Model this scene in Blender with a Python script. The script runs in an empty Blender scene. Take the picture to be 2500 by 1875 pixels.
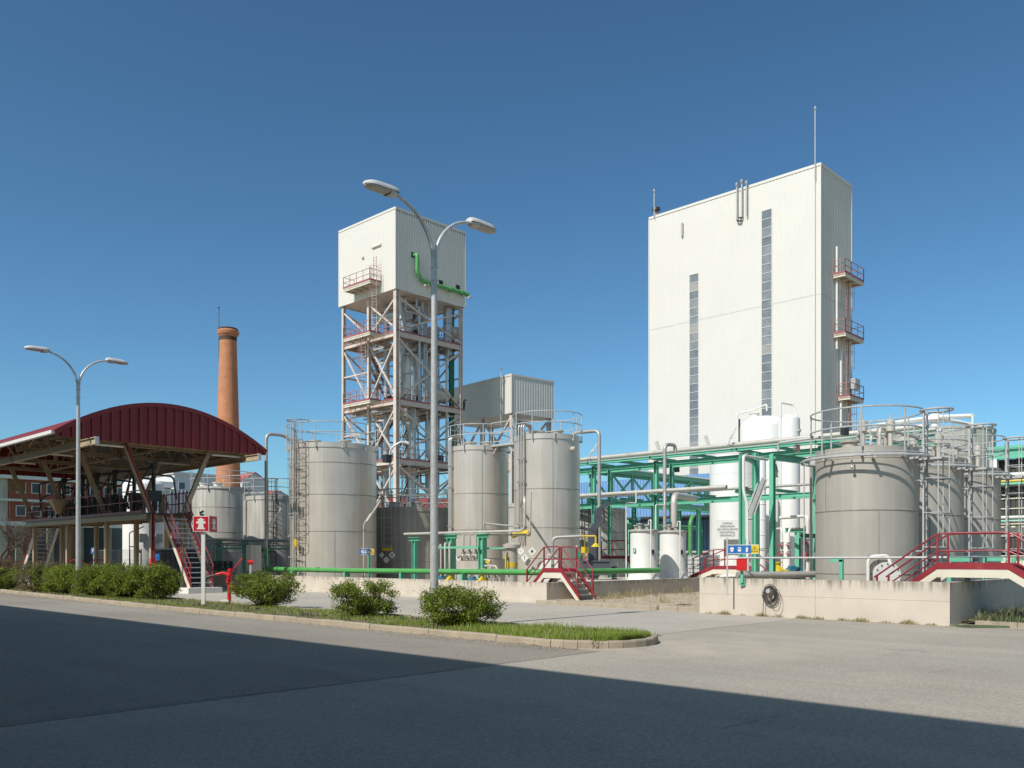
SUN_E, SKY_S, SKY_AIR, SKY_DUST, SKY_O3, EXPO = 4.65, .0946, .8, 1.4, 2.0, 0.0
import bpy, math, random
import numpy as np
from math import sin, cos, tan, pi, radians, atan2, sqrt, hypot
from mathutils import Vector
RN = random.Random(11)
S = bpy.context.scene
COL = S.collection
# ---- world axes = the axes of the site: x runs along the sun-lit depth, y along the kerb. Camera stands at the origin.
TH = radians(46.3); sT, cT = sin(TH), cos(TH)
F, HX, HY, CH = 2150.0, 1250.0, 1358.0, 1.65
def at(px, Y):
    k = (px-HX)/F; return (Y*(sT+k*cT), Y*(cT-k*sT))
def pa(px, a):
    k = (px-HX)/F; return at(px, a/(sT+k*cT))
def pb(px, b):
    k = (px-HX)/F; return at(px, b/(cT-k*sT))
def dep(p): return p[0]*sT+p[1]*cT
def zz(py, Y): return CH+(HY-py)/F*Y
def gnd(px, py): return at(px, F*CH/(py-HY))
def P(px, py, Y):
    q = at(px, Y); return (q[0], q[1], zz(py, Y))

# ------------------------------------------------------------------ materials
MAT = {}
def lin(c):
    return tuple((x/255/12.92 if x <= 10 else ((x/255+.055)/1.055)**2.4) for x in c)
def mat(name, col, rough=.55, metal=0., var=.12, scale=2.5, streak=0., dirt=None, bump=0., bscale=30, topstain=None, spec=.5, fine=0., fscale=60):
    col = (col[0]*.885, col[1]*.855, col[2]*.82)
    m = bpy.data.materials.new(name); m.use_nodes = True
    nt = m.node_tree; N = nt.nodes; L = nt.links
    b = N['Principled BSDF']
    b.inputs['Roughness'].default_value = rough; b.inputs['Metallic'].default_value = metal
    b.inputs['Specular IOR Level'].default_value = spec
    tc = N.new('ShaderNodeTexCoord')
    def noise(sc, vec=None, det=4):
        n = N.new('ShaderNodeTexNoise'); n.inputs['Scale'].default_value = sc; n.inputs['Detail'].default_value = det
        L.new(vec or tc.outputs['Object'], n.inputs['Vector']); return n.outputs['Fac']
    def rng(v, a, b2, c, d):
        r = N.new('ShaderNodeMapRange'); L.new(v, r.inputs[0])
        for i, q in zip((1, 2, 3, 4), (a, b2, c, d)): r.inputs[i].default_value = q
        return r.outputs[0]
    def mul(cur, f):
        x = N.new('ShaderNodeMix'); x.data_type = 'RGBA'; x.blend_type = 'MULTIPLY'; x.inputs[0].default_value = 1
        L.new(cur, x.inputs[6]); L.new(f, x.inputs[7]); return x.outputs[2]
    def mixc(cur, f, c2):
        x = N.new('ShaderNodeMix'); x.data_type = 'RGBA'
        L.new(f, x.inputs[0]); L.new(cur, x.inputs[6]); x.inputs[7].default_value = (*c2, 1); return x.outputs[2]
    rgb = N.new('ShaderNodeRGB'); rgb.outputs[0].default_value = (*col, 1); cur = rgb.outputs[0]
    if var: cur = mul(cur, rng(noise(scale), .25, .75, 1-var, 1+var))
    if streak:
        mp = N.new('ShaderNodeMapping'); mp.inputs['Scale'].default_value = (5, 5, .22); L.new(tc.outputs['Object'], mp.inputs[0])
        cur = mul(cur, rng(noise(1.3, mp.outputs[0], 5), .3, .7, 1-streak, 1+streak*.6))
    if fine: cur = mul(cur, rng(noise(fscale, None, 2), .3, .7, 1-fine, 1+fine))
    if dirt:
        cur = mixc(cur, rng(noise(dirt[1], None, 6), dirt[2], dirt[2]+.14, 0, dirt[3]), dirt[0])
    if topstain:   # water runs below the top edge: (top z, length, colour, strength)
        mp = N.new('ShaderNodeMapping'); mp.inputs['Scale'].default_value = (7, 7, .5); L.new(tc.outputs['Object'], mp.inputs[0])
        n1 = noise(1.4, mp.outputs[0], 5)
        sx = N.new('ShaderNodeSeparateXYZ'); L.new(tc.outputs['Object'], sx.inputs[0])
        g = rng(sx.outputs['Z'], topstain[0]-topstain[1], topstain[0], 0, .75)
        ad = N.new('ShaderNodeMath'); ad.operation = 'MULTIPLY'; L.new(g, ad.inputs[0]); L.new(rng(n1, .3, .75, 0, 1.5), ad.inputs[1])
        cur = mixc(cur, rng(ad.outputs[0], .25, .8, 0, topstain[3]), topstain[2])
    L.new(cur, b.inputs['Base Color'])
    if bump:
        bp = N.new('ShaderNodeBump'); bp.inputs['Strength'].default_value = bump; bp.inputs['Distance'].default_value = .02
        L.new(noise(bscale), bp.inputs['Height']); L.new(bp.outputs[0], b.inputs['Normal'])
    MAT[name] = m; return m
mat('white_clad', (.745, .695, .625), .5, 0, .02, .35, streak=.008)
mat('warehouse_clad', (.78, .55, .32), .6, 0, .06, .35)  # wall out of view, warm tone chosen to bounce light into the shade
mat('cream_steel', (.68, .57, .49), .5, 0, .12, 1.2, dirt=((.33, .2, .13), 1.3, .62, .6))
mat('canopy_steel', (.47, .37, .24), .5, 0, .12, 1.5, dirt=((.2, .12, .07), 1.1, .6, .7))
mat('red_steel', (.29, .028, .04), .42, 0, .14, 3, dirt=((.34, .10, .09), 2.2, .58, .5))
mat('faded_red', (.36, .10, .10), .55, 0, .18, 2, dirt=((.45, .27, .22), 1.6, .58, .6))
mat('rust_red', (.42, .20, .17), .6, 0, .15, 3)
mat('roof_red', (.25, .019, .017), .45, 0, .12, .7, streak=.1)
mat('green_steel', (.16, .52, .35), .42, 0, .12, 2, dirt=((.10, .33, .22), 2.0, .62, .5))
mat('shaded_green', (.03, .19, .09), .45, 0, .1, 2)  # pipe green darkened in the colour for the shade it stands in
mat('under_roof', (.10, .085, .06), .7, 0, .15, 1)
mat('green_pipe', (.10, .37, .10), .4, 0, .1, 2, dirt=((.24, .31, .14), 2.5, .62, .55))
mat('steel_tank', (.68, .615, .53), .36, .34, .08, .8, streak=.09, spec=.6, dirt=((.40, .33, .25), 1.1, .66, .35))
mat('grey_tank', (.50, .46, .40), .5, .22, .07, .9, streak=.07, fine=.04, fscale=45)
mat('weathered_tank', (.54, .515, .46), .6, .05, .14, .6, streak=.3)
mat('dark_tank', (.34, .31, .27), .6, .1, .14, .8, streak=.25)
mat('white_tank', (.86, .84, .80), .5, 0, .04, 1, dirt=((.5, .42, .34), 1.6, .74, .5))
mat('concrete_tank', (.55, .51, .44), .7, 0, .1, .8, streak=.25)
mat('galvanised', (.54, .54, .525), .45, .22, .16, 9, fine=.12, fscale=70)
mat('pipe_grey', (.48, .46, .43), .45, .35, .1, 3, dirt=((.3, .22, .16), 2.5, .62, .4))
mat('insulated', (.62, .57, .50), .45, .25, .1, 3, dirt=((.33, .25, .18), 2.0, .6, .5))
mat('vessel', (.55, .56, .58), .36, .5, .12, 1.2, streak=.08)
mat('white_paint', (.80, .78, .73), .5, 0, .05, 3)
mat('cream_paint', (.74, .69, .56), .5, 0, .08, 2, dirt=((.5, .42, .3), 2, .64, .5))
mat('red_paint', (.62, .018, .022), .38, 0, .08, 3)
mat('sign_red', (.60, .012, .03), .4, 0, .04, 3)
mat('yellow_paint', (.72, .52, .035), .4, 0, .1, 4)
mat('blue_paint', (.03, .16, .48), .4, 0, .1, 3)
mat('motor_blue', (.07, .24, .34), .45, 0, .1, 3)
mat('black', (.022, .022, .024), .5, 0, .2, 4)
mat('dark_steel', (.075, .07, .065), .5, .2, .3, 3)
mat('anthracite', (.085, .095, .115), .45, .1, .1, 3)
mat('sign_green', (.02, .33, .16), .45, 0, .05, 3)
mat('blue_clad', (.19, .36, .62), .5, 0, .08, .6, streak=.08)
mat('dark_clad', (.07, .062, .05), .6, 0, .15, .8, streak=.2)
mat('brick', (.54, .225, .11), .85, 0, .12, 1.2, fine=.25, fscale=11, dirt=((.30, .14, .08), .8, .62, .5))
mat('brick_wall', (.30, .085, .055), .85, 0, .12, .5, fine=.12, fscale=12)
mat('soot_brick', (.09, .05, .035), .9, 0, .3, 2)
mat('render_white', (.70, .70, .69), .8, 0, .06, .4)
mat('render_orange', (.55, .23, .08), .8, 0, .06, .4)
mat('tile_red', (.42, .07, .06), .7, 0, .1, 1)
mat('stone', (.30, .26, .2), .85, 0, .3, 3, bump=.3, bscale=8)
mat('concrete_wall', (.62, .55, .46), .85, 0, .10, 1.1, fine=.06, fscale=40, topstain=(1.03, .42, (.16, .13, .10), .8), bump=.12, bscale=40, dirt=((.44, .35, .26), 1.4, .62, .55))
mat('concrete_wall_low', (.62, .55, .46), .85, 0, .10, 1.1, fine=.06, fscale=40, topstain=(.72, .32, (.19, .155, .12), .75), bump=.12, bscale=40, dirt=((.44, .35, .26), 1.4, .62, .55))
mat('kerb_stone', (.39, .325, .24), .85, 0, .18, 2.0, fine=.12, fscale=45, bump=.25, bscale=30, dirt=((.24, .2, .15), 2.2, .6, .6))
mat('concrete_floor', (.36, .33, .29), .9, 0, .15, .8, fine=.1)
mat('dirt', (.46, .375, .275), .95, 0, .25, 1.5, fine=.25, fscale=25, bump=.6, bscale=14)
mat('soil', (.15, .12, .075), .95, 0, .3, 3, fine=.25, fscale=25, bump=.6, bscale=16)
mat('lawn', (.12, .17, .045), .95, 0, .25, .5)
mat('glass_dark', (.05, .065, .08), .12, 0, .2, .5, spec=.8)
mat('glass_pale', (.36, .345, .31), .4, 0, .15, .9)
mat('glass_mid', (.26, .275, .285), .25, 0, .2, 1.5, streak=.1)
mat('glass_clad', (.20, .215, .23), .22, 0, .25, .9, streak=.15, dirt=((.5, .45, .38), .55, .6, .6))
mat('wood', (.10, .075, .055), .9, 0, .25, 4)
mat('glass_lamp', (.42, .40, .35), .3, 0, .15, 3)
mat('lamp_shell', (.70, .67, .63), .5, 0, .08, 3, dirt=((.45, .4, .36), 3, .62, .5))
mat('plastic_tank', (.72, .74, .72), .35, 0, .06, 1)
mat('green_plate', (.10, .14, .055), .7, 0, .2, 4)
mat('seam', (.60, .565, .51), .5, 0, .1, 2)
mat('tar_joint', (.035, .032, .03), .9, 0, .2, 6)
mat('cable', (.05, .045, .04), .6, 0, .2, 3)

def ground_mat(name, col, col2, patch, crack=True, worn=.0):
    m = mat(name, col, .9, 0, .12, .35, fine=.22, fscale=24, bump=.5, bscale=45, spec=.25)
    nt = m.node_tree; N = nt.nodes; L = nt.links; b = N['Principled BSDF']
    cur = b.inputs['Base Color'].links[0].from_socket
    tc = next(n for n in N if n.type == 'TEX_COORD')
    def nz(sc, det, vec=None, dist=0):
        n = N.new('ShaderNodeTexNoise'); n.inputs['Scale'].default_value = sc; n.inputs['Detail'].default_value = det; n.inputs['Distortion'].default_value = dist
        L.new(vec or tc.outputs['Object'], n.inputs['Vector']); return n.outputs['Fac']
    def ramp(v, lo, hi, o=1.):
        r = N.new('ShaderNodeMapRange'); L.new(v, r.inputs[0]); r.inputs[1].default_value = lo; r.inputs[2].default_value = hi; r.inputs[4].default_value = o; return r.outputs[0]
    def mix(cur, f, c):
        x = N.new('ShaderNodeMix'); x.data_type = 'RGBA'; L.new(f, x.inputs[0]); L.new(cur, x.inputs[6]); x.inputs[7].default_value = (*c, 1); return x.outputs[2]
    cur = mix(cur, ramp(nz(.11, 7, None, .8), .47, .66, patch), col2)
    cur = mix(cur, ramp(nz(5.5, 4, None, .3), .52, .72, .35), tuple(c*.72 for c in col)); cur = mix(cur, ramp(nz(9, 3, None, .2), .56, .7, .3), tuple(c*1.3 for c in col))
    if worn == .25:   # blown sand round the nose of the island
        sb = N.new('ShaderNodeVectorMath'); sb.operation = 'DISTANCE'; L.new(tc.outputs['Object'], sb.inputs[0]); sb.inputs[1].default_value = (14.0, 8.6, 0)
        rr = N.new('ShaderNodeMapRange'); L.new(sb.outputs['Value'], rr.inputs[0]); rr.inputs[1].default_value = .9; rr.inputs[2].default_value = 3.4; rr.inputs[3].default_value = 1; rr.inputs[4].default_value = 0
        mm = N.new('ShaderNodeMath'); mm.operation = 'MULTIPLY'; L.new(rr.outputs[0], mm.inputs[0]); L.new(ramp(nz(1.1, 6), .3, .65, .8), mm.inputs[1]); cur = mix(cur, mm.outputs[0], (.47, .39, .30))
    if worn in (.25, .35):   # grit and dust gathered along the kerb / along the foot of the right wall
        sx = N.new('ShaderNodeSeparateXYZ'); L.new(tc.outputs['Object'], sx.inputs[0])
        sl_ = N.new('ShaderNodeMath'); sl_.operation = 'SUBTRACT'; sl_.inputs[1].default_value = 25; L.new(sx.outputs['Y'], sl_.inputs[0])
        mxm = N.new('ShaderNodeMath'); mxm.operation = 'MAXIMUM'; mxm.inputs[1].default_value = 0; L.new(sl_.outputs[0], mxm.inputs[0])
        sc_ = N.new('ShaderNodeMath'); sc_.operation = 'MULTIPLY_ADD'; sc_.inputs[1].default_value = -.045; L.new(mxm.outputs[0], sc_.inputs[0]); L.new(sx.outputs['X'], sc_.inputs[2])
        lo, hi = (11.25, 12.1) if worn == .35 else (21.3, 22.25)
        g1 = ramp(sc_.outputs[0], lo, hi); pw = N.new('ShaderNodeMath'); pw.operation = 'POWER'; pw.inputs[1].default_value = 2.2; L.new(g1, pw.inputs[0])
        lt = N.new('ShaderNodeMath'); lt.operation = 'LESS_THAN'; lt.inputs[1].default_value = hi+.02; L.new(sc_.outputs[0], lt.inputs[0])
        m2 = N.new('ShaderNodeMath'); m2.operation = 'MULTIPLY'; L.new(pw.outputs[0], m2.inputs[0]); L.new(ramp(nz(2.6, 6, None, .5), .35, .62, 1.0), m2.inputs[1])
        m3 = N.new('ShaderNodeMath'); m3.operation = 'MULTIPLY'; L.new(m2.outputs[0], m3.inputs[0]); L.new(lt.outputs[0], m3.inputs[1])
        cur = mix(cur, m3.outputs[0], (.34, .27, .19) if worn == .35 else (.2, .17, .125))
    # oil drips and old repairs
    cur = mix(cur, ramp(nz(.55, 3, None, 1.2), .665, .70, .28), tuple(c*.55 for c in col))
    # fine grit
    cur = mix(cur, ramp(nz(48, 2), .60, .72, .55), tuple(c*.45 for c in col))
    cur = mix(cur, ramp(nz(40, 2), .62, .74, .5), tuple(min(1, c*1.7) for c in col))
    cur = mix(cur, ramp(nz(1.6, 8, None, .4), .66, .74, .35), tuple(c*.5 for c in col))
    if worn:   # long wheel-track streaks along the kerb direction
        mp = N.new('ShaderNodeMapping'); mp.inputs['Scale'].default_value = (1.1, .05, 1); L.new(tc.outputs['Object'], mp.inputs[0])
        cur = mix(cur, ramp(nz(1.0, 5, mp.outputs[0], .3), .5, .75, worn), tuple(c*1.3 for c in col))
    if crack:
        v = N.new('ShaderNodeTexVoronoi'); v.feature = 'DISTANCE_TO_EDGE'; v.inputs['Scale'].default_value = .16
        wn = N.new('ShaderNodeMixRGB'); wn.blend_type = 'LINEAR_LIGHT'; wn.inputs[0].default_value = .25
        n3 = N.new('ShaderNodeTexNoise'); n3.inputs['Scale'].default_value = .9; n3.inputs['Detail'].default_value = 6
        L.new(tc.outputs['Object'], n3.inputs['Vector']); L.new(tc.outputs['Object'], wn.inputs[1]); L.new(n3.outputs['Color'], wn.inputs[2]); L.new(wn.outputs[0], v.inputs['Vector'])
        r = N.new('ShaderNodeMapRange'); L.new(v.outputs[0], r.inputs[0]); r.inputs[1].default_value = .0; r.inputs[2].default_value = .0022; r.inputs[3].default_value = .3; r.inputs[4].default_value = 0
        cur = mix(cur, r.outputs[0], tuple(c*.35 for c in col))
    L.new(cur, b.inputs['Base Color'])
    return m
ground_mat('yard_concrete', (.395, .352, .292), (.29, .265, .225), .6, False, .25)
ground_mat('asphalt', (.29, .258, .215), (.315, .283, .24), .5, True, .35)
ground_mat('road_concrete', (.46, .41, .345), (.37, .333, .285), .5, True, .2)

def leaf_mat(name, c1, c2, c3, trans=.3):
    m = bpy.data.materials.new(name); m.use_nodes = True; nt = m.node_tree; N = nt.nodes; L = nt.links
    b = N['Principled BSDF']; b.inputs['Roughness'].default_value = .5; b.inputs['Specular IOR Level'].default_value = .3
    g = N.new('ShaderNodeNewGeometry'); cr = N.new('ShaderNodeValToRGB')
    e = cr.color_ramp.elements; e[0].color = (*c1, 1); e[1].color = (*c3, 1); q = e.new(.5); q.color = (*c2, 1)
    L.new(g.outputs['Random Per Island'], cr.inputs[0]); L.new(cr.outputs[0], b.inputs['Base Color'])
    t = N.new('ShaderNodeBsdfTranslucent'); L.new(cr.outputs[0], t.inputs[0])
    mx = N.new('ShaderNodeMixShader'); mx.inputs[0].default_value = trans
    L.new(b.outputs[0], mx.inputs[1]); L.new(t.outputs[0], mx.inputs[2]); L.new(mx.outputs[0], N['Material Output'].inputs[0])
    MAT[name] = m
leaf_mat('leaves', (.10, .14, .018), (.20, .26, .03), (.36, .40, .06), .42)
leaf_mat('brown_leaves', (.16, .13, .06), (.25, .19, .10), (.22, .23, .07))
leaf_mat('russet_leaves', (.09, .05, .03), (.15, .085, .05), (.19, .14, .07))
leaf_mat('grass_green', (.19, .27, .03), (.31, .41, .06), (.46, .46, .16), .42)
leaf_mat('grass_dry', (.46, .37, .21), (.36, .30, .15), (.24, .25, .09), .3)
leaf_mat('litter', (.14, .09, .05), (.24, .17, .09), (.36, .28, .16), .1)
leaf_mat('weeds', (.09, .13, .04), (.17, .20, .08), (.30, .26, .20), .35)

# ------------------------------------------------------------------ mesh builder
class MB:
    def __init__(s): s.v = []; s.f = []
    def add(s, vs, fs):
        o = len(s.v); s.v += [tuple(x) for x in vs]; s.f += [tuple(i+o for i in f) for f in fs]; return s
    def box(s, x0, x1, y0, y1, z0, z1):
        return s.add([(x0,y0,z0),(x1,y0,z0),(x1,y1,z0),(x0,y1,z0),(x0,y0,z1),(x1,y0,z1),(x1,y1,z1),(x0,y1,z1)],
                     [(3,2,1,0),(4,5,6,7),(0,1,5,4),(1,2,6,5),(2,3,7,6),(3,0,4,7)])
    def axes(s, p0, p1, up=(0,0,1)):
        p0, p1 = Vector(p0), Vector(p1); d = (p1-p0).normalized(); u = Vector(up)
        if abs(d.dot(u)) > .97: u = Vector((1,0,0)) if abs(d.x) < .9 else Vector((0,1,0))
        sd = d.cross(u).normalized(); return p0, p1, sd, sd.cross(d).normalized()
    def beam(s, p0, p1, w, h=None, up=(0,0,1), off=(0,0)):
        h = h or w; p0, p1, sd, u = s.axes(p0, p1, up); vs = []
        for p in (p0, p1):
            for i, j in ((-1,-1),(1,-1),(1,1),(-1,1)): vs.append(p+sd*(i*w/2+off[0])+u*(j*h/2+off[1]))
        return s.add(vs, [(0,1,2,3),(7,6,5,4),(0,4,5,1),(1,5,6,2),(2,6,7,3),(3,7,4,0)])
    def ib(s, p0, p1, h, w, t=None, up=(0,0,1)):      # rolled I section
        t = t or max(.02, h*.09)
        s.beam(p0, p1, w, t, up, (0, h/2-t/2)); s.beam(p0, p1, w, t, up, (0, -h/2+t/2)); s.beam(p0, p1, t, h-2*t, up); return s
    def tube(s, pts, r, n=8, closed=False, caps=True):
        pts = [Vector(p) for p in pts]; m = len(pts); rings = []; pu = None
        for i, p in enumerate(pts):
            if closed: t = pts[(i+1) % m]-pts[i-1]
            else: t = (pts[min(i+1, m-1)]-pts[max(i-1, 0)])
            if t.length < 1e-9: t = Vector((0,0,1))
            t.normalize()
            if pu is None: u = Vector((0,0,1)) if abs(t.z) < .9 else Vector((1,0,0))
            else: u = pu
            u = (u-t*u.dot(t))
            if u.length < 1e-6: u = t.orthogonal()
            u.normalize(); pu = u; w = t.cross(u)
            k = 1.
            if 0 < i < m-1 or closed:
                d1 = (pts[i]-pts[i-1]).normalized(); k = 1/max(.6, d1.dot(t))
            rr = r[i] if isinstance(r, (list, tuple)) else r
            rings.append([p+(u*cos(2*pi*j/n)+w*sin(2*pi*j/n))*rr*min(k, 1.45) for j in range(n)])
        vs = [q for g in rings for q in g]; fs = []
        for i in range(m if closed else m-1):
            a, b = i*n, ((i+1) % m)*n
            for j in range(n): fs.append((a+j, a+(j+1) % n, b+(j+1) % n, b+j))
        if caps and not closed: fs += [tuple(range(n))[::-1], tuple(range((m-1)*n, m*n))]
        return s.add(vs, fs)
    def ring(s, c, R, r, n=40, m=6, a0=0, a1=2*pi):
        full = abs(a1-a0-2*pi) < 1e-6; k = n if full else n+1
        return s.tube([(c[0]+R*cos(a0+(a1-a0)*i/n), c[1]+R*sin(a0+(a1-a0)*i/n), c[2]) for i in range(k)], r, m, full)
    def lathe(s, c, prof, n=40):
        vs = []; fs = []; m = len(prof)
        for (r, z) in prof:
            for j in range(n): vs.append((c[0]+r*cos(2*pi*j/n), c[1]+r*sin(2*pi*j/n), c[2]+z))
        for i in range(m-1):
            for j in range(n): fs.append((i*n+j, i*n+(j+1) % n, (i+1)*n+(j+1) % n, (i+1)*n+j))
        if prof[0][0] > 1e-4: fs.append(tuple(range(n))[::-1])
        if prof[-1][0] > 1e-4: fs.append(tuple(range((m-1)*n, m*n)))
        return s.add(vs, fs)
    def cyl(s, p0, p1, r, n=16): return s.tube([p0, p1], r, n)
    def prism(s, poly, y0, y1):      # polygon in local x,z given thickness along y
        n = len(poly); vs = [(x, y0, z) for x, z in poly]+[(x, y1, z) for x, z in poly]
        return s.add(vs, [tuple(range(n)), tuple(range(n, 2*n))[::-1]]+[(i+n, (i+1) % n+n, (i+1) % n, i) for i in range(n)])
    def ribbon(s, pts, x0, x1, lo, hi):   # polyline of (y,z), thick in x, vertical offsets lo..hi
        n = len(pts); vs = []
        for y, z in pts: vs += [(x0,y,z+lo),(x1,y,z+lo),(x1,y,z+hi),(x0,y,z+hi)]
        fs = [(0,1,2,3), (4*n-1,4*n-2,4*n-3,4*n-4)]
        for i in range(n-1):
            o = 4*i
            for j in range(4): fs.append((o+j, o+4+j, o+4+(j+1) % 4, o+(j+1) % 4))
        return s.add(vs, fs)
    def clad(s, p0, p1, z0, z1, nrm, pitch=.3, d=.04, ztop=None):   # ribbed sheet between two plan points
        L = hypot(p1[0]-p0[0], p1[1]-p0[1]); n = max(1, round(L/pitch)); t = ((p1[0]-p0[0])/L, (p1[1]-p0[1])/L); prof = []
        for i in range(n):
            for f, o in ((0, 0), (.5, 0), (.58, -d), (.92, -d)): prof.append(((i+f)*L/n, o))
        prof.append((L, 0)); vs = []
        for q, o in prof:
            x, y = p0[0]+t[0]*q+nrm[0]*o, p0[1]+t[1]*q+nrm[1]*o
            vs += [(x, y, z0), (x, y, ztop(q) if ztop else z1)]
        return s.add(vs, [(2*i, 2*i+2, 2*i+3, 2*i+1) for i in range(len(prof)-1)])
    def build(s, name, m, parent=None, local=False, smooth=True, loc=None):
        me = bpy.data.meshes.new(name)
        v = np.array(s.v, float).reshape(-1, 3)
        if parent is not None: o0 = np.zeros(3) if local else np.array(wloc(parent))
        elif loc is not None: o0 = np.array(loc, float)
        elif local: o0 = np.zeros(3)
        else:
            lo, hi = v.min(0), v.max(0); o0 = np.array([(lo[0]+hi[0])/2, (lo[1]+hi[1])/2, lo[2]])
        me.from_pydata((v-o0).tolist(), [], s.f)
        me.materials.append(MAT[m]); me.update()
        if smooth:
            me.polygons.foreach_set('use_smooth', [True]*len(me.polygons)); me.set_sharp_from_angle(angle=radians(38))
        o = bpy.data.objects.new(name, me); COL.objects.link(o)
        if parent is not None: o.parent = parent
        elif not local: o.location = o0
        return o
def wloc(o):
    p = Vector((0,0,0))
    while o is not None: p = p+o.location; o = o.parent
    return p
def tag(o, label, cat, group=None):
    o['label'] = label; o['category'] = cat
    if group: o['group'] = group
    return o
def struct(o, kind='structure'): o['kind'] = kind; return o
def thing(name, label, cat, loc, rz=0, group=None):
    o = bpy.data.objects.new(name, None); COL.objects.link(o); o.location = loc; o.rotation_euler = (0,0,rz); o.empty_display_size = .3
    return tag(o, label, cat, group)
def dup(o, loc, label, rz=None, sc=None, group=None):
    def cp(x, par):
        c = x.copy(); COL.objects.link(c)
        if par is not None: c.parent = par
        for ch in [k for k in bpy.data.objects if k.parent == x]: cp(ch, c)
        return c
    r = cp(o, None); r.location = loc
    if rz is not None: r.rotation_euler = (0,0,rz)
    if sc: r.scale = sc if isinstance(sc, tuple) else (sc,)*3
    r['label'] = label
    if group: r['group'] = group
    return r
def fillet(pts, rad, n=5):
    pts = [Vector(p) for p in pts]; out = [pts[0]]
    for i in range(1, len(pts)-1):
        a, b, c = pts[i-1], pts[i], pts[i+1]; r = min(rad, (a-b).length*.45, (c-b).length*.45)
        p, q = b+(a-b).normalized()*r, b+(c-b).normalized()*r
        for k in range(n+1):
            t = k/n; out.append(p*(1-t)**2+b*2*t*(1-t)+q*t*t)
    return out+[pts[-1]]
def text(body, size, m, parent, loc, align='CENTER', name='lettering', ext=.002):
    cu = bpy.data.curves.new('t', 'FONT'); cu.body = body; cu.size = size; cu.align_x = align; cu.align_y = 'CENTER'; cu.extrude = ext; cu.space_line = 1.02
    cu.offset = size*.012
    o = bpy.data.objects.new('t', cu); COL.objects.link(o)
    me = bpy.data.meshes.new_from_object(o.evaluated_get(bpy.context.evaluated_depsgraph_get()))
    bpy.data.objects.remove(o); bpy.data.curves.remove(cu)
    mb = MB(); mb.v = [(v.co.x+loc[0], -v.co.z+loc[1], v.co.y+loc[2]) for v in me.vertices]; mb.f = [tuple(p.vertices) for p in me.polygons]
    bpy.data.meshes.remove(me)
    return mb.build(name, m, parent, local=True, smooth=False)
FACE = -TH     # rotation whose local -y looks back to the viewpoint
# ------------------------------------------------------------------ camera, sky, sun
cam = bpy.data.cameras.new('camera'); co = bpy.data.objects.new('camera', cam); COL.objects.link(co)
co.location = (0, 0, CH); co.rotation_euler = (pi/2, 0, -TH)
cam.sensor_width = 36; cam.lens = F/2500*36; cam.shift_y = (HY-937.5)/2500; cam.clip_end = 8000; cam.clip_start = .05
S.camera = co
EL, AZ = radians(46), radians(1.2)
sd = Vector((-cos(AZ)*cos(EL), -sin(AZ)*cos(EL), sin(EL)))      # towards the sun
sl = bpy.data.lights.new('sun', 'SUN'); sl.energy = SUN_E; sl.angle = radians(.5); sl.color = (1, .99, .965)
so = bpy.data.objects.new('sun', sl); COL.objects.link(so); so.rotation_euler = sd.to_track_quat('Z', 'Y').to_euler(); so.location = (-20, 0, 40)
w = bpy.data.worlds.new('World'); S.world = w; w.use_nodes = True; nt = w.node_tree
sk = nt.nodes.new('ShaderNodeTexSky'); sk.sky_type = 'NISHITA'; sk.sun_disc = False; sk.sun_elevation = EL
sk.sun_rotation = atan2(sd.x, sd.y)
sk.air_density = SKY_AIR; sk.dust_density = SKY_DUST; sk.ozone_density = SKY_O3; sk.altitude = 300
gm = nt.nodes.new('ShaderNodeGamma'); gm.inputs[1].default_value = 1.2; mx = nt.nodes.new('ShaderNodeMix'); mx.data_type = 'RGBA'; mx.blend_type = 'MULTIPLY'; mx.inputs[0].default_value = 1; mx.inputs[7].default_value = (.733, 1.062, 1.043, 1)
nt.links.new(sk.outputs[0], gm.inputs[0]); nt.links.new(gm.outputs[0], mx.inputs[6]); nt.links.new(mx.outputs[2], nt.nodes['Background'].inputs[0]); nt.nodes['Background'].inputs[1].default_value = SKY_S
S.view_settings.view_transform = 'Standard'; S.view_settings.look = 'None'; S.view_settings.gamma = 1; S.view_settings.exposure = EXPO
S.render.engine = 'CYCLES'

# ------------------------------------------------------------------ ground
def sheet(name, x0, x1, y0, y1, z, m, n=1):
    return struct(MB().add([(x0,y0,z),(x1,y0,z),(x1,y1,z),(x0,y1,z)], [(0,1,2,3)]).build(name, m, loc=(0,0,0)))
def joint(pts, w_):
    m = MB(); q = random.Random(3); P_ = []
    for (x0, y0), (x1, y1) in zip(pts[:-1], pts[1:]):
        n = int(hypot(x1-x0, y1-y0)/.15)
        for i in range(n): t = i/n; P_.append((x0+(x1-x0)*t+q.gauss(0, .008), y0+(y1-y0)*t+q.gauss(0, .008)))
    vs = []
    for i, p in enumerate(P_):
        a = P_[max(0, i-1)]; b = P_[min(len(P_)-1, i+1)]; L = hypot(b[0]-a[0], b[1]-a[1]) or 1; nx, ny = -(b[1]-a[1])/L, (b[0]-a[0])/L; k = w_*q.uniform(.3, 1.2)
        vs += [(p[0]-nx*k, p[1]-ny*k, .006), (p[0]+nx*k, p[1]+ny*k, .006)]
    struct(m.add(vs, [(2*i, 2*i+1, 2*i+3, 2*i+2) for i in range(len(P_)-1)]).build('paving_joint', 'tar_joint', smooth=False))
joint([gnd(1240, 1700), gnd(1500, 1742), gnd(1765, 1779), gnd(1900, 1748), gnd(2030, 1718)], .004)
joint([gnd(-40, 1772), gnd(600, 1697), gnd(1240, 1622.5)], .005)
sheet('ground', -1500, 2500, -1500, 2500, 0, 'yard_concrete')
def fa(b): return 12.1 if b < 25 else 12.1+(b-25)*.045       # front line of the traffic island
joint([(fa(14)-.02, 9.42), (8, 9.44)], .0045)
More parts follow.
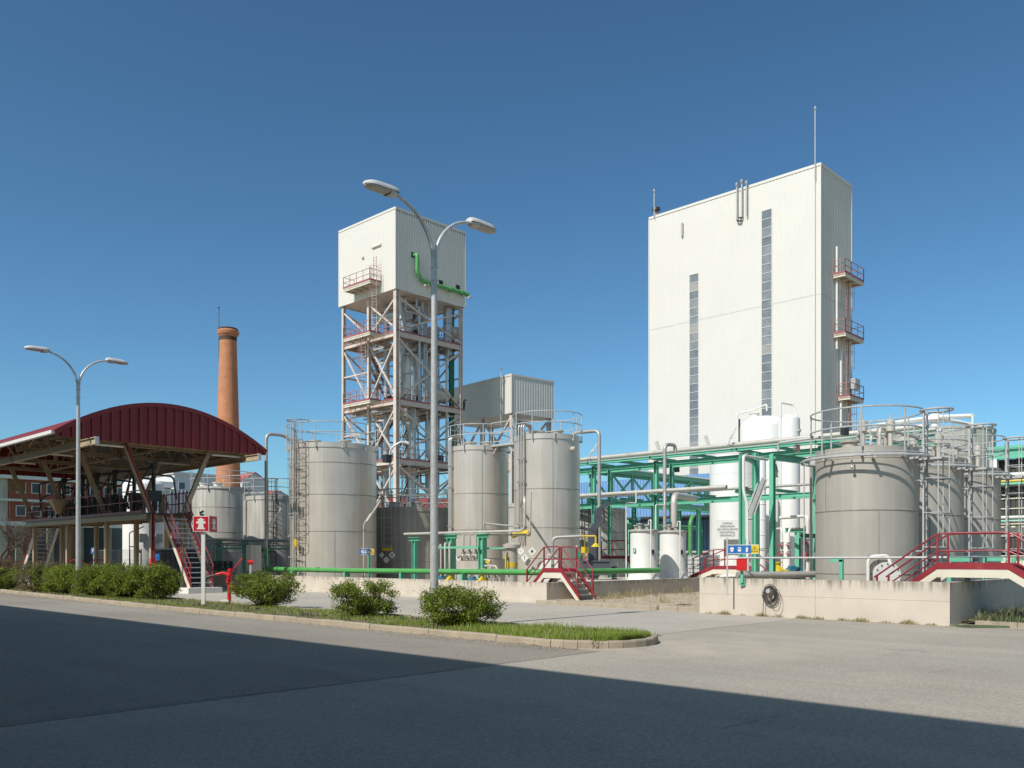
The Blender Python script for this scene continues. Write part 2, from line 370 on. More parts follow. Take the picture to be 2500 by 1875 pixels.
m = MB(); bs = [9.45, 25, 45, 75, 160]
vs = []
for b in bs: vs += [(-60, b, .004), (fa(min(b, 75)), b, .004)]
struct(m.add(vs, [(2*i, 2*i+1, 2*i+3, 2*i+2) for i in range(len(bs)-1)]).build('road', 'asphalt', loc=(0,0,0)))
vs = []
for b in [10.6, 25, 45, 75]: vs += [(fa(b)+2.5, b, .004), (23.1, b, .004)]
struct(MB().add(vs, [(2*i, 2*i+1, 2*i+3, 2*i+2) for i in range(3)]).build('service_road', 'road_concrete', loc=(0,0,0)))
# kerb of the island, laid stone by stone, with its rounded nose
out = [(fa(b), b) for b in np.arange(76, 10.6, -1.0)]
out += [(13.35-1.25*cos(t), 10.6-1.25*sin(t)) for t in np.linspace(0, pi, 15)]
out += [(fa(b)+2.5, b) for b in np.arange(11.5, 76, 1.0)]
def kerb(path, wdt, h, name, inside=1, gap=.012):
    m = MB()
    for (x0, y0), (x1, y1) in zip(path[:-1], path[1:]):
        L = hypot(x1-x0, y1-y0); tx, ty = (x1-x0)/L, (y1-y0)/L; nx, ny = -ty*inside, tx*inside
        x0 += tx*gap/2; y0 += ty*gap/2; x1 -= tx*gap/2; y1 -= ty*gap/2
        hh = h+RN.uniform(-.008, .008); c = .025; e = RN.uniform(-.006, .006)
        pr = [(e, -.05), (e+.012, hh-c), (e+c, hh), (wdt, hh), (wdt, -.05)]
        vs = [(x0+nx*o, y0+ny*o, z) for o, z in pr]+[(x1+nx*o, y1+ny*o, z) for o, z in pr]
        m.add(vs, [(0,1,6,5),(1,2,7,6),(2,3,8,7),(3,4,9,8),(0,1,2,3,4),(9,8,7,6,5)])
    return struct(m.build(name, 'kerb_stone', smooth=False))
kerb(out, .15, .13, 'kerb')
vs = []
for b in [9.75, 10.1, 10.6, 25, 45, 75]:
    e = .12 if b > 10.5 else (1.25-sqrt(max(0, 1.12**2-(10.6-b)**2)) if b < 10.6 else .12)
    vs += [(fa(b)+e, b, .10), (fa(b)+2.5-e, b, .10)]
struct(MB().add(vs, [(2*i, 2*i+1, 2*i+3, 2*i+2) for i in range(5)]).build('verge', 'soil', loc=(0,0,0)))

def blades(name, m, spots, h, wd, lean=.35):
    """spots: (n,2) array; each blade a bent strip of two triangles"""
    rs = np.random.RandomState(len(spots) % 1000+3); n = len(spots)
    an = rs.uniform(0, 2*pi, n); hh = h*rs.uniform(.4, 1.25, n)*(spots[:, 3] if spots.shape[1] > 3 else 1); ln = rs.uniform(0, 1, n)*lean*hh; la = rs.uniform(0, 2*pi, n)
    dx, dy = np.cos(an)*wd/2, np.sin(an)*wd/2; x, y, z = spots[:, 0], spots[:, 1], spots[:, 2]
    V = np.zeros((n, 5, 3))
    V[:, 0] = np.c_[x-dx, y-dy, z]; V[:, 1] = np.c_[x+dx, y+dy, z]
    mx, my = x+np.cos(la)*ln*.35, y+np.sin(la)*ln*.35
    V[:, 2] = np.c_[mx+dx*.7, my+dy*.7, z+hh*.55]; V[:, 3] = np.c_[mx-dx*.7, my-dy*.7, z+hh*.55]
    V[:, 4] = np.c_[x+np.cos(la)*ln, y+np.sin(la)*ln, z+hh]
    f = []
    for i in range(n): o = 5*i; f += [(o, o+1, o+2, o+3), (o+3, o+2, o+4)]
    mb = MB(); mb.v = V.reshape(-1, 3).tolist(); mb.f = f
    return struct(mb.build(name, m, smooth=False), 'stuff')
rs = np.random.RandomState(4)
sp = []
while len(sp) < 30000:
    b = 9.6+54*rs.rand()**2.1; e = .13 if b > 10.6 else 1.25-sqrt(max(0, 1.1**2-(10.6-b)**2)); a = fa(b)+e+(2.5-2*e)*rs.rand()
    d = sin(a*1.7+b*.9)*sin(b*1.3-a*.7)+.5*sin(b*3.1+a*2.2)
    lush = 1.45 if b < 13.5 else .8
    if b > 12.6 and d < .05 and rs.rand() < .86: continue
    if b < 12.6 and d < -.5 and rs.rand() < .7: continue
    sp.append((a, b, .098, lush*(.75+.35*d)))
blades('grass', 'grass_green', np.array(sp), .115, .012)
sp = []
for q in range(9000):
    b = 9.7+40*rs.rand()**1.6; a = fa(b)+.2+2.1*rs.rand(); sp.append((a, b, .098, .6))
blades('dry_grass', 'grass_dry', np.array(sp), .09, .012)
sp = []
for q in range(420):
    b = 9.9+46*rs.rand()**1.7; a = fa(b)+.25+2.0*rs.rand()
    for k in range(rs.randint(5, 12)): sp.append((a+.05*rs.randn(), b+.05*rs.randn(), .098, .5+.8*rs.rand()))
blades('weeds', 'weeds', np.array(sp), .09, .035, 1.3)
m = MB()
for q in range(2600):
    b = 9.9+50*rs.rand()**1.5; a = fa(b)+(.2+2.1*rs.rand() if q % 3 else -.5*rs.rand()**2-.01); z = .103 if q % 3 else .008; t_ = rs.rand()*6.3; s_ = .012+.022*rs.rand(); w_ = s_*.5
    m.add([(a-cos(t_)*s_, b-sin(t_)*s_, z), (a+sin(t_)*w_, b-cos(t_)*w_, z+.006), (a+cos(t_)*s_, b+sin(t_)*s_, z+.003), (a-sin(t_)*w_, b+cos(t_)*w_, z+.008)], [(0,1,2,3)])
struct(m.build('leaf_litter', 'litter', smooth=False), 'stuff')
# gravel bed between the two basins, with its own kerb and dry tufts
sheet('gravel_bed', 22.7, 46, 13.72, 20.4, .115, 'dirt')
kerb([(22.5, 13.7+.955*i) for i in range(8)], .18, .135, 'kerb', -1)
sp = []
for q in range(34):
    c = (23.2+12*rs.rand()**1.3, 13.9+6.2*rs.rand()); n = rs.randint(12, 45); s_ = .6+.9*rs.rand()
    if q > 20: c = (24+13*rs.rand(), 19.3+.9*rs.rand()); s_ *= 1.5
    for k in range(n):
        r = .10*s_*rs.randn(2); sp.append((c[0]+r[0], c[1]+r[1], .11, s_))
for q in range(3000): sp.append((22.8+14*rs.rand(), 13.8+6.5*rs.rand(), .112, .2))
sp = [p for p in sp if 13.8 < p[1] < 20.35]
blades('dry_tufts', 'grass_dry', np.array(sp), .24, .016, .7)
# stones and grit lying on the gravel bed
m = MB()
for q in range(900):
    x, y, r = 22.8+13*rs.rand(), 13.8+6.5*rs.rand(), .012+.03*rs.rand()**2
    p = [(x+r*cos(t)*(.7+.5*rs.rand()), y+r*sin(t)*(.7+.5*rs.rand()), .113+r*(.1)) for t in (0, 1.3, 2.6, 3.9, 5.1)]+[(x, y, .113+r)]
    m.add(p, [(0,1,5),(1,2,5),(2,3,5),(3,4,5),(4,0,5)])
struct(m.build('gravel', 'dirt', smooth=False), 'stuff')
# weeds along the foot of the right basin wall
sp = []
for q in range(3800):
    b = 6.8+7*rs.rand(); c = sin(b*5)+sin(b*11.3+1); 
    if rs.rand() > .35+.3*c: continue
    sp.append((22.19-abs(rs.randn())*.07, b, .0, .55+.3*c))
blades('wall_weeds', 'grass_dry', np.array(sp), .11, .012, .6)
# planted corner on the far right
sheet('verge', 23.0, 34, 1.0, 6.88, .09, 'soil')
kerb([(22.85, 6.5-.9*i) for i in range(7)], .15, .12, 'kerb', -1)
sp = []
for q in range(9000):
    a, b = 23.1+9*rs.rand()**1.2, 2+4.8*rs.rand(); sp.append((a, b, .09, (1.0 if b < 4.6 else .4)*(.7+.5*sin(a*3+b*4))))
blades('grass', 'grass_green', np.array([p for p in sp if p[1] < 5.4]), .26, .014)
blades('weeds', 'weeds', np.array([(p[0], p[1], .09, .8+.8*sin(p[0]*4)*sin(p[1]*5)) for p in sp if p[1] > 4.2]), .2, .03, 1.0)
# lawn and road far on the left, in front of the offices
sheet('lawn', -20, 70, 88, 119, .03, 'lawn')
sheet('road', -20, 70, 70, 88, .006, 'road_concrete')

# ------------------------------------------------------------------ concrete basins
m = MB(); m.box(23.1, 23.35, 20.4, 44.2, 0, .72); m.box(23.35, 48, 20.4, 20.65, 0, .718); m.box(23.35, 34, 43.95, 44.2, 0, .718); m.box(23.04, 23.1, 20.46, 44.2, 0, .10)
tag(m.build('containment_wall', 'concrete_wall_low', smooth=False), 'long low stained concrete wall running behind the shrubs below the light green pipe', 'wall')
m = MB(); m.box(22.2, 22.45, 6.9, 10.2, 0, 1.03); m.box(22.2, 22.45, 10.215, 13.7, 0, 1.03); m.box(22.215, 22.44, 10.2, 10.215, 0, 1.025); m.box(22.45, 46, 6.9, 7.15, 0, 1.028); m.box(22.45, 46, 13.45, 13.7, 0, 1.028)
m.box(22.194, 22.2, 6.9, 13.7, .58, .587)
tag(m.build('containment_wall', 'concrete_wall', smooth=False), 'tall streaked concrete wall with the coiled cable, in front of the biggest grey tanks on the right', 'wall')
sheet('basin_floor', 23.35, 48, 20.65, 43.95, .03, 'concrete_floor'); sheet('basin_floor', 22.45, 46, 7.15, 13.45, .03, 'concrete_floor')

# ------------------------------------------------------------------ warehouse behind the viewpoint, whose roof edge shades the yard
HW = 11.9*tan(EL)/cos(AZ)
wh = thing('warehouse', 'long flat roofed warehouse standing behind the viewpoint and shading the foreground road', 'warehouse', (-2.4, 20, 0))
m = MB(); m.clad((-2.4, -18), (-2.4, 75), .3, HW-.4, (1, 0), .4, .05); m.box(-30, -2.46, -18, 75, 0, HW-.4); m.build('wall', 'warehouse_clad', wh, smooth=False)
MB().box(-30.1, -2.35, -18.1, 75.1, HW-.4, HW).build('roof', 'galvanised', wh, smooth=False)
for i in range(9): MB().box(-2.42, -2.36, -10+i*9, -7+i*9, 6, 7.6).build('window', 'glass_dark', wh, smooth=False)

# ------------------------------------------------------------------ street lamps
def street_lamp(loc, label):
    t = thing('street_lamp', label, 'street lamp', loc, 0, 'street lamps along the verge')
    MB().lathe((0,0,0), [(.17,0),(.17,.02),(.098,.03),(.092,2.2),(.066,7.9),(.064,8.25)], 20).build('pole', 'galvanised', t, local=True)
    m = MB()
    for a in range(4):
        for z in (7.85, 8.15): m.cyl((.06*cos(a*pi/2+.4), .06*sin(a*pi/2+.4), z), (.11*cos(a*pi/2+.4), .11*sin(a*pi/2+.4), z), .014, 6)
    m.lathe((0,0,8.2), [(.07,0),(.07,.12),(.04,.14)], 14); m.build('collar', 'galvanised', t, local=True)
    for sg in (-1, 1):
        pts = [(sg*(.03+1.28*(1-cos(q))), 0, 8.28+1.22*sin(q)) for q in np.linspace(0, 1.42, 14)]
        MB().tube(pts, [.047-.012*i/13 for i in range(14)], 12).build('arm', 'galvanised', t, local=True)
        x0, z0 = sg*1.10, 9.50; dz = -.02
        def sec(q, top):
            w_ = .165*(1-(abs(q-.45)/.6)**5); w_ = max(w_, .05); h_ = (.125 if top else .06)*(1-(abs(q-.42)/.68)**4); h_ = max(h_, .02)
            return w_, h_
        for top, nm, mt in ((1, 'lamp_housing', 'lamp_shell'), (0, 'lamp_bowl', 'glass_lamp')):
            rows = []; nj = 11; qs = np.linspace(0, 1, 13) if top else np.linspace(.30, .985, 10)
            for q in qs:
                w_, h_ = sec(q, top); r = []
                if not top: w_ *= .93
                for j in range(nj):
                    an = pi*j/(nj-1); yy, zc = cos(an)*w_, (sin(an)**.5)*h_*(1 if top else -1)
                    r.append((x0+sg*.86*q, yy, z0+dz*q+zc+(0 if top else -.001)))
                rows.append(r)
            vs = [p for r in rows for p in r]; fs = [(i*nj+j, i*nj+j+1, (i+1)*nj+j+1, (i+1)*nj+j) for i in range(len(rows)-1) for j in range(nj-1)]
            fs += [tuple(range(nj)), tuple(range((len(rows)-1)*nj, len(rows)*nj))[::-1]]
            hd = MB().add(vs, fs).build(nm, mt, t, local=True) if top else MB().add(vs, fs).build(nm, mt, hs, local=True)
            if top: hs = hd
        MB().add(*gearbox(x0, z0, sg)).build('gear_box', 'galvanised', hs, local=True)
    return t
def gearbox(x0, z0, sg):
    vs = []; 
    for q, w_, h_ in ((.0, .05, .03), (.04, .10, .07), (.14, .135, .088), (.285, .15, .092)):
        for j in range(9):
            an = pi*j/8; vs.append((x0+sg*.86*q, cos(an)*w_, z0-.02*q-(sin(an)**.5)*h_))
    fs = [(i*9+j, i*9+j+1, (i+1)*9+j+1, (i+1)*9+j) for i in range(3) for j in range(8)]+[tuple(range(27, 36)), tuple(range(9))]
    return vs, fs
p = at(1060, 20.1); sl1 = street_lamp((p[0], p[1], .08), 'nearest double arm street lamp, its grey pole rising in front of the steel tower')
p = at(191, 36.3); dup(sl1, (p[0], p[1], .08), 'smaller looking double arm street lamp in front of the red roofed loading canopy', sc=1.035)

# ------------------------------------------------------------------ shrubs
def shrub_mesh(seed, n, rx, ry, h, leaf=.055, zmin=.12):
    r = random.Random(seed); V = []; Fc = []
    cl = []
    for i in range(70):
        an = r.uniform(0, 2*pi); rad = sqrt(r.random())*.88; z = r.uniform(.1, .95)
        wz = max(.45, sqrt(max(0, 1-((z-.5)/.6)**2))); cl.append((rad*cos(an)*wz*rx, rad*sin(an)*wz*ry, z*h, r.uniform(.14, .26)*min(rx, ry)*1.1))
    for i in range(n):
        c = cl[int(r.random()*len(cl))]
        th, ph = r.uniform(0, 2*pi), math.acos(r.uniform(-1, 1)); q = r.random()**.45*c[3]
        if r.random() < .08: q *= 1.65
        x, y, z = c[0]+q*sin(ph)*cos(th), c[1]+q*sin(ph)*sin(th), c[2]+q*cos(ph)*.85
        if z < zmin*r.uniform(.2, 1.1): continue
        s = leaf*r.uniform(.55, 1.25); d = Vector((r.gauss(0, 1), r.gauss(0, 1), r.gauss(.25, 1))).normalized()
        e = d.orthogonal().normalized(); e = (e*cos(q*40)+d.cross(e)*sin(q*40)).normalized(); g = d.cross(e)
        p = Vector((x, y, z)); o = len(V)
        V += [p-e*s*.5, p-g*s*.24+d*s*.06, p+e*s*.5, p+g*s*.24+d*s*.06]; Fc.append((o, o+1, o+2, o+3))
    mb = MB(); mb.v = [tuple(v) for v in V]; mb.f = Fc
    br = MB()
    for i in range(58):
        c = cl[i % len(cl)]; x0, y0 = r.gauss(0, .09), r.gauss(0, .09); k = Vector((x0*1.5+c[0]*.45+r.gauss(0,.05), y0*1.5+c[1]*.45+r.gauss(0,.05), c[2]*.5))
        e = Vector(c[:3])*r.uniform(.95, 1.28); br.tube([(x0, y0, 0), k, e], [.018, .011, .004], 5)
        for q in range(3):
            f = e+Vector((r.gauss(0, .14), r.gauss(0, .14), r.uniform(.0, .2))); br.tube([(k+e)/2, f], [.006, .002], 4)
    return mb, br
shr = [shrub_mesh(3, 13000, .9, .88, 1.0, .06), shrub_mesh(8, 11500, .9, .86, .98, .06), shrub_mesh(15, 14000, .88, .88, 1.0, .06)]
brn = shrub_mesh(21, 6500, 1.15, .95, 1.2, .05); 
def shrub(k, px, Y, sc, label, mt='leaves', mesh=None, grp='shrubs on the verge', z=.1):
    p = at(px, Y); t = thing('shrub', label, 'shrub', (p[0], p[1], z), 0, grp); f, b = mesh or shr[k]
    fo = f.build('foliage', mt, t, local=True, smooth=False); b.build('branches', 'wood', t, local=True); t.scale = sc
    return t
s1 = shrub(2, 1120, 19.6, (1.12, 1.08, .84), 'dense dark green shrub right beside the tall street lamp pole, nearest of the shrubs')
s2 = shrub(1, 888, 22.6, (1.1, 1.05, .88), 'open green shrub alone between the hydrant and the tall street lamp, second from the right')
s3 = shrub(0, 648, 27.4, (1.25, 1.2, 1.02), 'broad green shrub growing just right of the red fire hydrant')
def shrub2(src, px, Y, rz, sc, label):
    p = at(px, Y); return dup(src, (p[0], p[1], .1), label, rz, sc)
shrub2(s1, 376, 31.8, 2.0, (1.2, 1.15, 1.22), 'bright green shrub ending the hedge at the foot of the canopy stairs')
shrub2(s3, 306, 33, 4.0, (1.3, 1.15, 1.06), 'dense green shrub in the hedge, second from its right end by the stairs')
shrub2(s2, 238, 34.6, 1.0, (1.35, 1.25, 1.12), 'green shrub in the hedge below the second street lamp, just right of its pole')
shrub2(s1, 168, 36.6, 5.0, (1.35, 1.25, 1.15), 'green shrub in the hedge just left of the second street lamp pole')
shrub(0, 92, 38.6, (1.12, 1.12, 1.05), 'half bare brownish shrub with thin twigs in the hedge on the left', 'brown_leaves', brn)
shrub2(s3, 340, 32.6, 1.3, (1.2, 1.1, 1.0), 'low green shrub filling the hedge just left of its last bush by the stairs')
shrub2(s1, 272, 34.2, 3.3, (1.2, 1.1, 1.2), 'green shrub of the hedge right of the second street lamp, below the middle canopy column')
shrub2(s2, 130, 38.2, 5.4, (1.25, 1.15, 1.1), 'green shrub of the hedge right beside the brownish bare one')
shrub2(s2, 10, 41.5, 3.0, (1.3, 1.3, 1.0), 'low green shrub of the hedge cut by the left picture edge')
rb = shrub_mesh(33, 12000, .9, .9, .95, .06, .02)
shrub(0, 8, 56, (1.65, 1.65, 1.45), 'rounded clipped russet shrub by the left edge before the office lawn', 'russet_leaves', rb, 'clipped shrubs', .0)

# ------------------------------------------------------------------ bare trees
def tree(loc, label, h, seed, grp, depth=6, spread=.55):
    r = random.Random(seed); tr, cr = MB(), MB()
    def grow(p, d, L, rad, k, mb):
        q = p+d*L; mid = p+d*L*.5+Vector((r.gauss(0, .03), r.gauss(0, .03), 0))*L
        mb.tube([p, mid, q], [rad, rad*.85, rad*.68], 7 if k > 3 else 4, caps=False)
        if k == 0: return
        for i in range(3 if k > 1 else 2):
            dd = (d+Vector((r.gauss(0, spread), r.gauss(0, spread), r.gauss(.12, .3)))).normalized()
            grow(q if i < 2 else p+d*L*.7, dd, L*r.uniform(.62, .85), rad*.62, k-1, cr)
    t = thing('bare_tree', label, 'tree', loc, 0, grp)
    grow(Vector((0,0,0)), Vector((0,0,1)), h*.26, h*.022, depth, tr)
    tr.build('trunk', 'wood', t, local=True); cr.build('crown', 'wood', t, local=True)
    return t
p = at(2, 62); tree((p[0], p[1], 0), 'leafless tree with fine twigs by the left edge before the brick offices', 6.2, 5, 'bare trees')
p = at(62, 66); tree((p[0], p[1], 0), 'smaller leafless tree in front of the brick office corner', 5.4, 9, 'bare trees')
for i, (px, Y, h, lb) in enumerate([(498, 128, 13, 'leafless tree standing left of the brick chimney foot'), (462, 134, 12, 'leafless tree seen under the right eave of the canopy'), (1090, 150, 17, 'leafless tree seen low through the steel tower frame'), (870, 155, 16, 'leafless tree seen low behind the left tower leg')]):
    p = at(px, Y); tree((p[0], p[1], 0), lb, h, 30+i, 'bare trees', 6)
# ------------------------------------------------------------------ loading canopy with barrel roof
BG, BE, AL, AR = 39.3, 60.0, 13.43, 23.3
AC = (AL+AR)/2
def arch(a): return 6.9+1.68*(1-((a-AC)/(AR-AL)*2)**2)
cn = thing('loading_canopy', 'truck loading canopy with dark red barrel roof on leaning cream columns', 'canopy', (AC, 45, 0))
m = MB(); na = 26; prof = []
nb = int((BE-BG)/.33)
for i in range(nb):
    for f, o in ((0, 0), (.55, 0), (.65, -.035), (.9, -.035)): prof.append((BG+(i+f)*(BE-BG)/nb, o))
prof.append((BE, 0)); vs = []
for b, o in prof:
    for j in range(na+1): a = AL+(AR-AL)*j/na; vs.append((a, b, arch(a)+o))
q = na+1
m.add(vs, [(i*q+j, i*q+j+1, (i+1)*q+j+1, (i+1)*q+j) for i in range(len(prof)-1) for j in range(na)])
rf = m.build('roof', 'roof_red', cn, smooth=False)
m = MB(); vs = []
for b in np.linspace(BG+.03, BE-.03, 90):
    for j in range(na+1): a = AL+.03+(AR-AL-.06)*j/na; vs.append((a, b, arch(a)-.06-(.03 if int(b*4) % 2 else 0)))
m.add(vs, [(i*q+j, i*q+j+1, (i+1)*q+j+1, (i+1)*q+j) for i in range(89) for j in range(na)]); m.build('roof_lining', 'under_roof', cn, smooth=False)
for k, bb in enumerate((BG-.02, BE+.02)):
    m = MB(); m.clad((AL, bb), (AR, bb), 6.68, 8, (0, -1 if k == 0 else 1), .42, -.07, lambda s_: arch(AL+s_)+.0)
    m.build('gable_panel', 'roof_red', cn, smooth=False)
    sg = -1 if k == 0 else 1; m = MB()
    for j in range(na):
        a0, a1 = AL+(AR-AL)*j/na, AL+(AR-AL)*(j+1)/na; m.beam((a0, bb+sg*.03, arch(a0)-.05), (a1, bb+sg*.03, arch(a1)-.05), .12, .2)
    m.build('gable_trim', 'roof_red', cn)
for a, nm in ((AL-.06, 'gutter'), (AR+.06, 'gutter')):
    m = MB(); m.beam((a, BG, 6.86), (a, BE, 6.86), .16, .14); m.build(nm, 'white_paint', cn)
FR = [40.3, 45.5, 50.7, 55.9]
for b in FR:
    for a0, a1 in ((18.0, 16.72), (19.5, 20.8)):
        near = (b == FR[0] and a0 < 19)
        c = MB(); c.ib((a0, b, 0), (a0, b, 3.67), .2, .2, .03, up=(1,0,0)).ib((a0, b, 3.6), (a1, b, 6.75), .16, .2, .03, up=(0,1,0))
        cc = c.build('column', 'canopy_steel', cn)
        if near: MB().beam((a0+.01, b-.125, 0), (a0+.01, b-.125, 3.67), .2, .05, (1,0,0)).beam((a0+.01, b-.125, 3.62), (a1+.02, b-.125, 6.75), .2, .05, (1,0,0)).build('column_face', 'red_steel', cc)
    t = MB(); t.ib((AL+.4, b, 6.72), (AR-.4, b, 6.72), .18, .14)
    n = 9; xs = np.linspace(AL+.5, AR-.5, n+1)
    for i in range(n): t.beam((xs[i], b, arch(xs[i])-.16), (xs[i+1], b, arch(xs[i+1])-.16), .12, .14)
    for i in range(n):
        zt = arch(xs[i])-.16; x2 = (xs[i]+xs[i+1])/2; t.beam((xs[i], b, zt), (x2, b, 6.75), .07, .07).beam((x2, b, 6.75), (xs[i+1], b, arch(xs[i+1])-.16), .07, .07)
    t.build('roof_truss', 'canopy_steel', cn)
for a in np.linspace(AL+.3, AR-.3, 9):
    MB().beam((a, BG+.05, arch(a)-.1), (a, BE-.05, arch(a)-.1), .08, .12).build('purlin', 'canopy_steel', cn)
for a in (15.6, 18.75, 21.6):   # lengthwise bracing between the trusses
    m = MB()
    for b0, b1 in zip(FR[:-1], FR[1:]):
        m.beam((a, b0, 6.72), (a, (b0+b1)/2, arch(a)-.2), .07).beam((a, (b0+b1)/2, arch(a)-.2), (a, b1, 6.72), .07).beam((a, b0, 6.72), (a, b1, 6.72), .09)
    m.build('bracing', 'canopy_steel', cn)
for a, e in ((14.4, 37.4), (22.2, 38.0)):
    MB().ib((a, e, 6.42), (a, BE, 6.42), .3, .16, .03).build('runway_beam', 'canopy_steel', cn); MB().box(a-.085, a+.085, e-.03, e-.001, 6.26, 6.58).build('sunlit_beam_end', 'white_paint', cn)  # white end plate: sunlight on the beam end put into its colour
    m = MB()
    for b in FR: m.beam((a, b, 6.6), (a, b, 6.75), .1)
    m.build('hanger', 'canopy_steel', cn)
# deck between the columns
MB().box(17.55, 19.95, 40.1, 56.1, 3.6, 3.66).build('deck', 'dark_steel', cn)
m = MB()
for a in (17.6, 19.9): m.ib((a, 40.1, 3.48), (a, 56.1, 3.48), .22, .12)
for b in FR: m.ib((17.6, b+.2, 3.43), (19.9, b+.2, 3.43), .24, .14)
m.build('deck_beam', 'canopy_steel', cn)
def rail_line(pts, z, h, r=.022, post=1.3, mb=None, mid=True):
    m = mb or MB()
    for p, q in zip(pts[:-1], pts[1:]):
        L = hypot(q[0]-p[0], q[1]-p[1]); n = max(1, round(L/post))
        for zz_ in ([z+h, z+h*.52] if mid else [z+h]): m.beam((*p, zz_), (*q, zz_), 2*r)
        for i in range(n+1): t = i/n; m.beam((p[0]+(q[0]-p[0])*t, p[1]+(q[1]-p[1])*t, z), (p[0]+(q[0]-p[0])*t, p[1]+(q[1]-p[1])*t, z+h), 2*r)
    return m
for a in (17.6, 19.9): rail_line([(a, 40.3), (a, 56)], 3.66, 1.05).build('railing', 'red_steel', cn)
for a in (17.57, 19.93): MB().box(a-.01, a+.01, 40.3, 56, 3.66, 3.77).build('kick_plate', 'red_steel', cn)
def flight(par, a0, a1, b0, z0, b1, z1, n, rail=.95, nm='stair'):
    pts = [(b0, z0), (b1, z1)]
    for a in (a0, a1):
        st = MB().ribbon(pts, a-.03, a+.03, -.34, .0).build('stringer', 'cream_paint', par)
        MB().ribbon(pts, a-.035, a+.035, .003, .13).build('kick_plate', 'red_steel', st)
        m = MB(); m.tube([(a, b0, z0+rail), (a, b1, z1+rail)], .022, 6); m.tube([(a, b0, z0+rail*.5), (a, b1, z1+rail*.5)], .018, 6)
        for t in (.02, .35, .68, .98): m.tube([(a, b0+(b1-b0)*t, z0+(z1-z0)*t), (a, b0+(b1-b0)*t, z0+(z1-z0)*t+rail)], .02, 6)
        m.build('handrail', 'red_steel', par)
    for i in range(1, n):
        t = i/n; b = b0+(b1-b0)*t; z = z0+(z1-z0)*t; MB().box(a0+.03, a1-.03, b-.13, b+.13, z-.04, z).build('tread', 'galvanised', par)
st = thing('stair', 'steep red and cream stair climbing to the right end of the canopy deck', 'stair', (18.9, 37.4, 0), 0, 'canopy stairs')
flight(st, 18.44, 19.5, 37.35, .25, 40.1, 3.64, 15); MB().box(18.1, 19.7, 36.9, 37.9, 0, .25).build('plinth', 'white_paint', st)
st = thing('stair', 'stair with red rails going down at the far left end of the canopy deck', 'stair', (18.9, 59.3, 0), 0, 'canopy stairs')
flight(st, 18.2, 19.4, 59.3, .1, 56.1, 3.64, 14)
# loading arms standing on the deck
def loading_arm(b, k, label):
    t = thing('tanker_loader', label, 'loading arm', (18.75, b, 3.66), 0, 'loading arms on the canopy deck')
    MB().cyl((18.75, b, 3.66), (18.75, b, 6.1), .09, 12).lathe((18.75, b, 3.66), [(.22, 0), (.22, .03), (.1, .04)], 14).build('riser', 'dark_steel', t)
    m = MB(); m.tube(fillet([(18.75, b, 5.95), (18.1-k*.2, b+.9, 5.8), (17.9, b+1.2, 4.5), (18.1, b+1.3, 3.95)], .2), .05, 8); m.build('swing_pipe', 'dark_steel', t)
    m = MB(); m.tube(fillet([(18.75, b, 5.6), (19.5, b-.5, 5.5), (19.6, b-.6, 4.4)], .2), .045, 8); m.build('swing_pipe', 'dark_steel', t)
    MB().box(18.4, 19.0, b-.35, b-.1, 4.3, 4.8).build('meter', 'dark_steel', t); MB().lathe((18.75, b, 5.85), [(.01,0),(.17,.02),(.17,.26),(.01,.28)], 12).build('swivel', 'dark_steel', t); MB().lathe((19.3, b+.3, 3.66), [(.16,0),(.16,.9),(.05,1.0)], 12).build('strainer', 'canopy_steel', t); MB().beam((18.75, b, 5.0), (18.3, b-.9, 5.7), .09).build('balance_bar', 'dark_steel', t)
    m = MB(); m.tube([(18.6, b, 6.0), (18.2, b+.2, 5.2), (17.7, b+.3, 5.0), (17.5, b+.2, 4.2)], .03, 6); m.build('hose', 'cable', t)
    for i in range(5): m = MB(); m.cyl((18.2+.3*i, b+1.2, 3.9), (18.2+.3*i, b+1.2, 4.5+.12*((i*7) % 3)), .07, 8).cyl((18.2+.3*i, b+1.2, 4.2), (18.2+.3*i, b+1.75, 4.2), .05, 8).ring((18.2+.3*i, b+1.2, 4.6), .1, .015, 12, 5); m.build('valve', 'dark_steel', t)
for i, b in enumerate((41.8, 44.0, 46.3, 48.6, 50.6, 53.4)):
    loading_arm(b, i % 3, ['dark loading arm with hoses nearest the right end of the canopy deck', 'dark loading arm in front of the white silo on the canopy deck', 'dark loading arm just left of the white silo on the canopy deck', 'dark loading arm right of the middle leaning column on the deck', 'dark loading arm with counterweight near the second street lamp', 'dark loading arm at the left end of the canopy deck'][i])
m = MB(); m.add([(17.0, 50.2, 4.7), (17.9, 50.2, 4.7), (17.9, 50.9, 4.7), (17.0, 50.9, 4.7), (17.35, 50.45, 3.95), (17.55, 50.45, 3.95), (17.55, 50.65, 3.95), (17.35, 50.65, 3.95)], [(0,1,2,3),(7,6,5,4),(0,4,5,1),(1,5,6,2),(2,6,7,3),(3,7,4,0)])
tag(m.build('hopper', 'canopy_steel'), 'small beige funnel hopper on the canopy deck left of the street lamp', 'hopper')
p = at(40, 52); MB_ = MB(); MB_.box(17.0, 17.9, 57.2, 57.26, 5.5, 6.1)
tag(MB_.build('panel_board', 'canopy_steel'), 'blank beige board hung beside the leftmost leaning column', 'board')
def tube_light(p0, p1, label, mt='white_paint', grp='tube lights under the canopy'):
    t = thing('tube_light', label, 'light', p0, 0, grp)
    MB().tube([p0, p1], .055, 8).build('diffuser', mt, t)
    d = (Vector(p1)-Vector(p0)).normalized(); MB().tube([Vector(p0)-d*.06, Vector(p0)+d*.03], .065, 8).build('end_cap', 'galvanised', t); MB().tube([Vector(p1)-d*.03, Vector(p1)+d*.06], .065, 8).build('end_cap', 'galvanised', t)
    return t
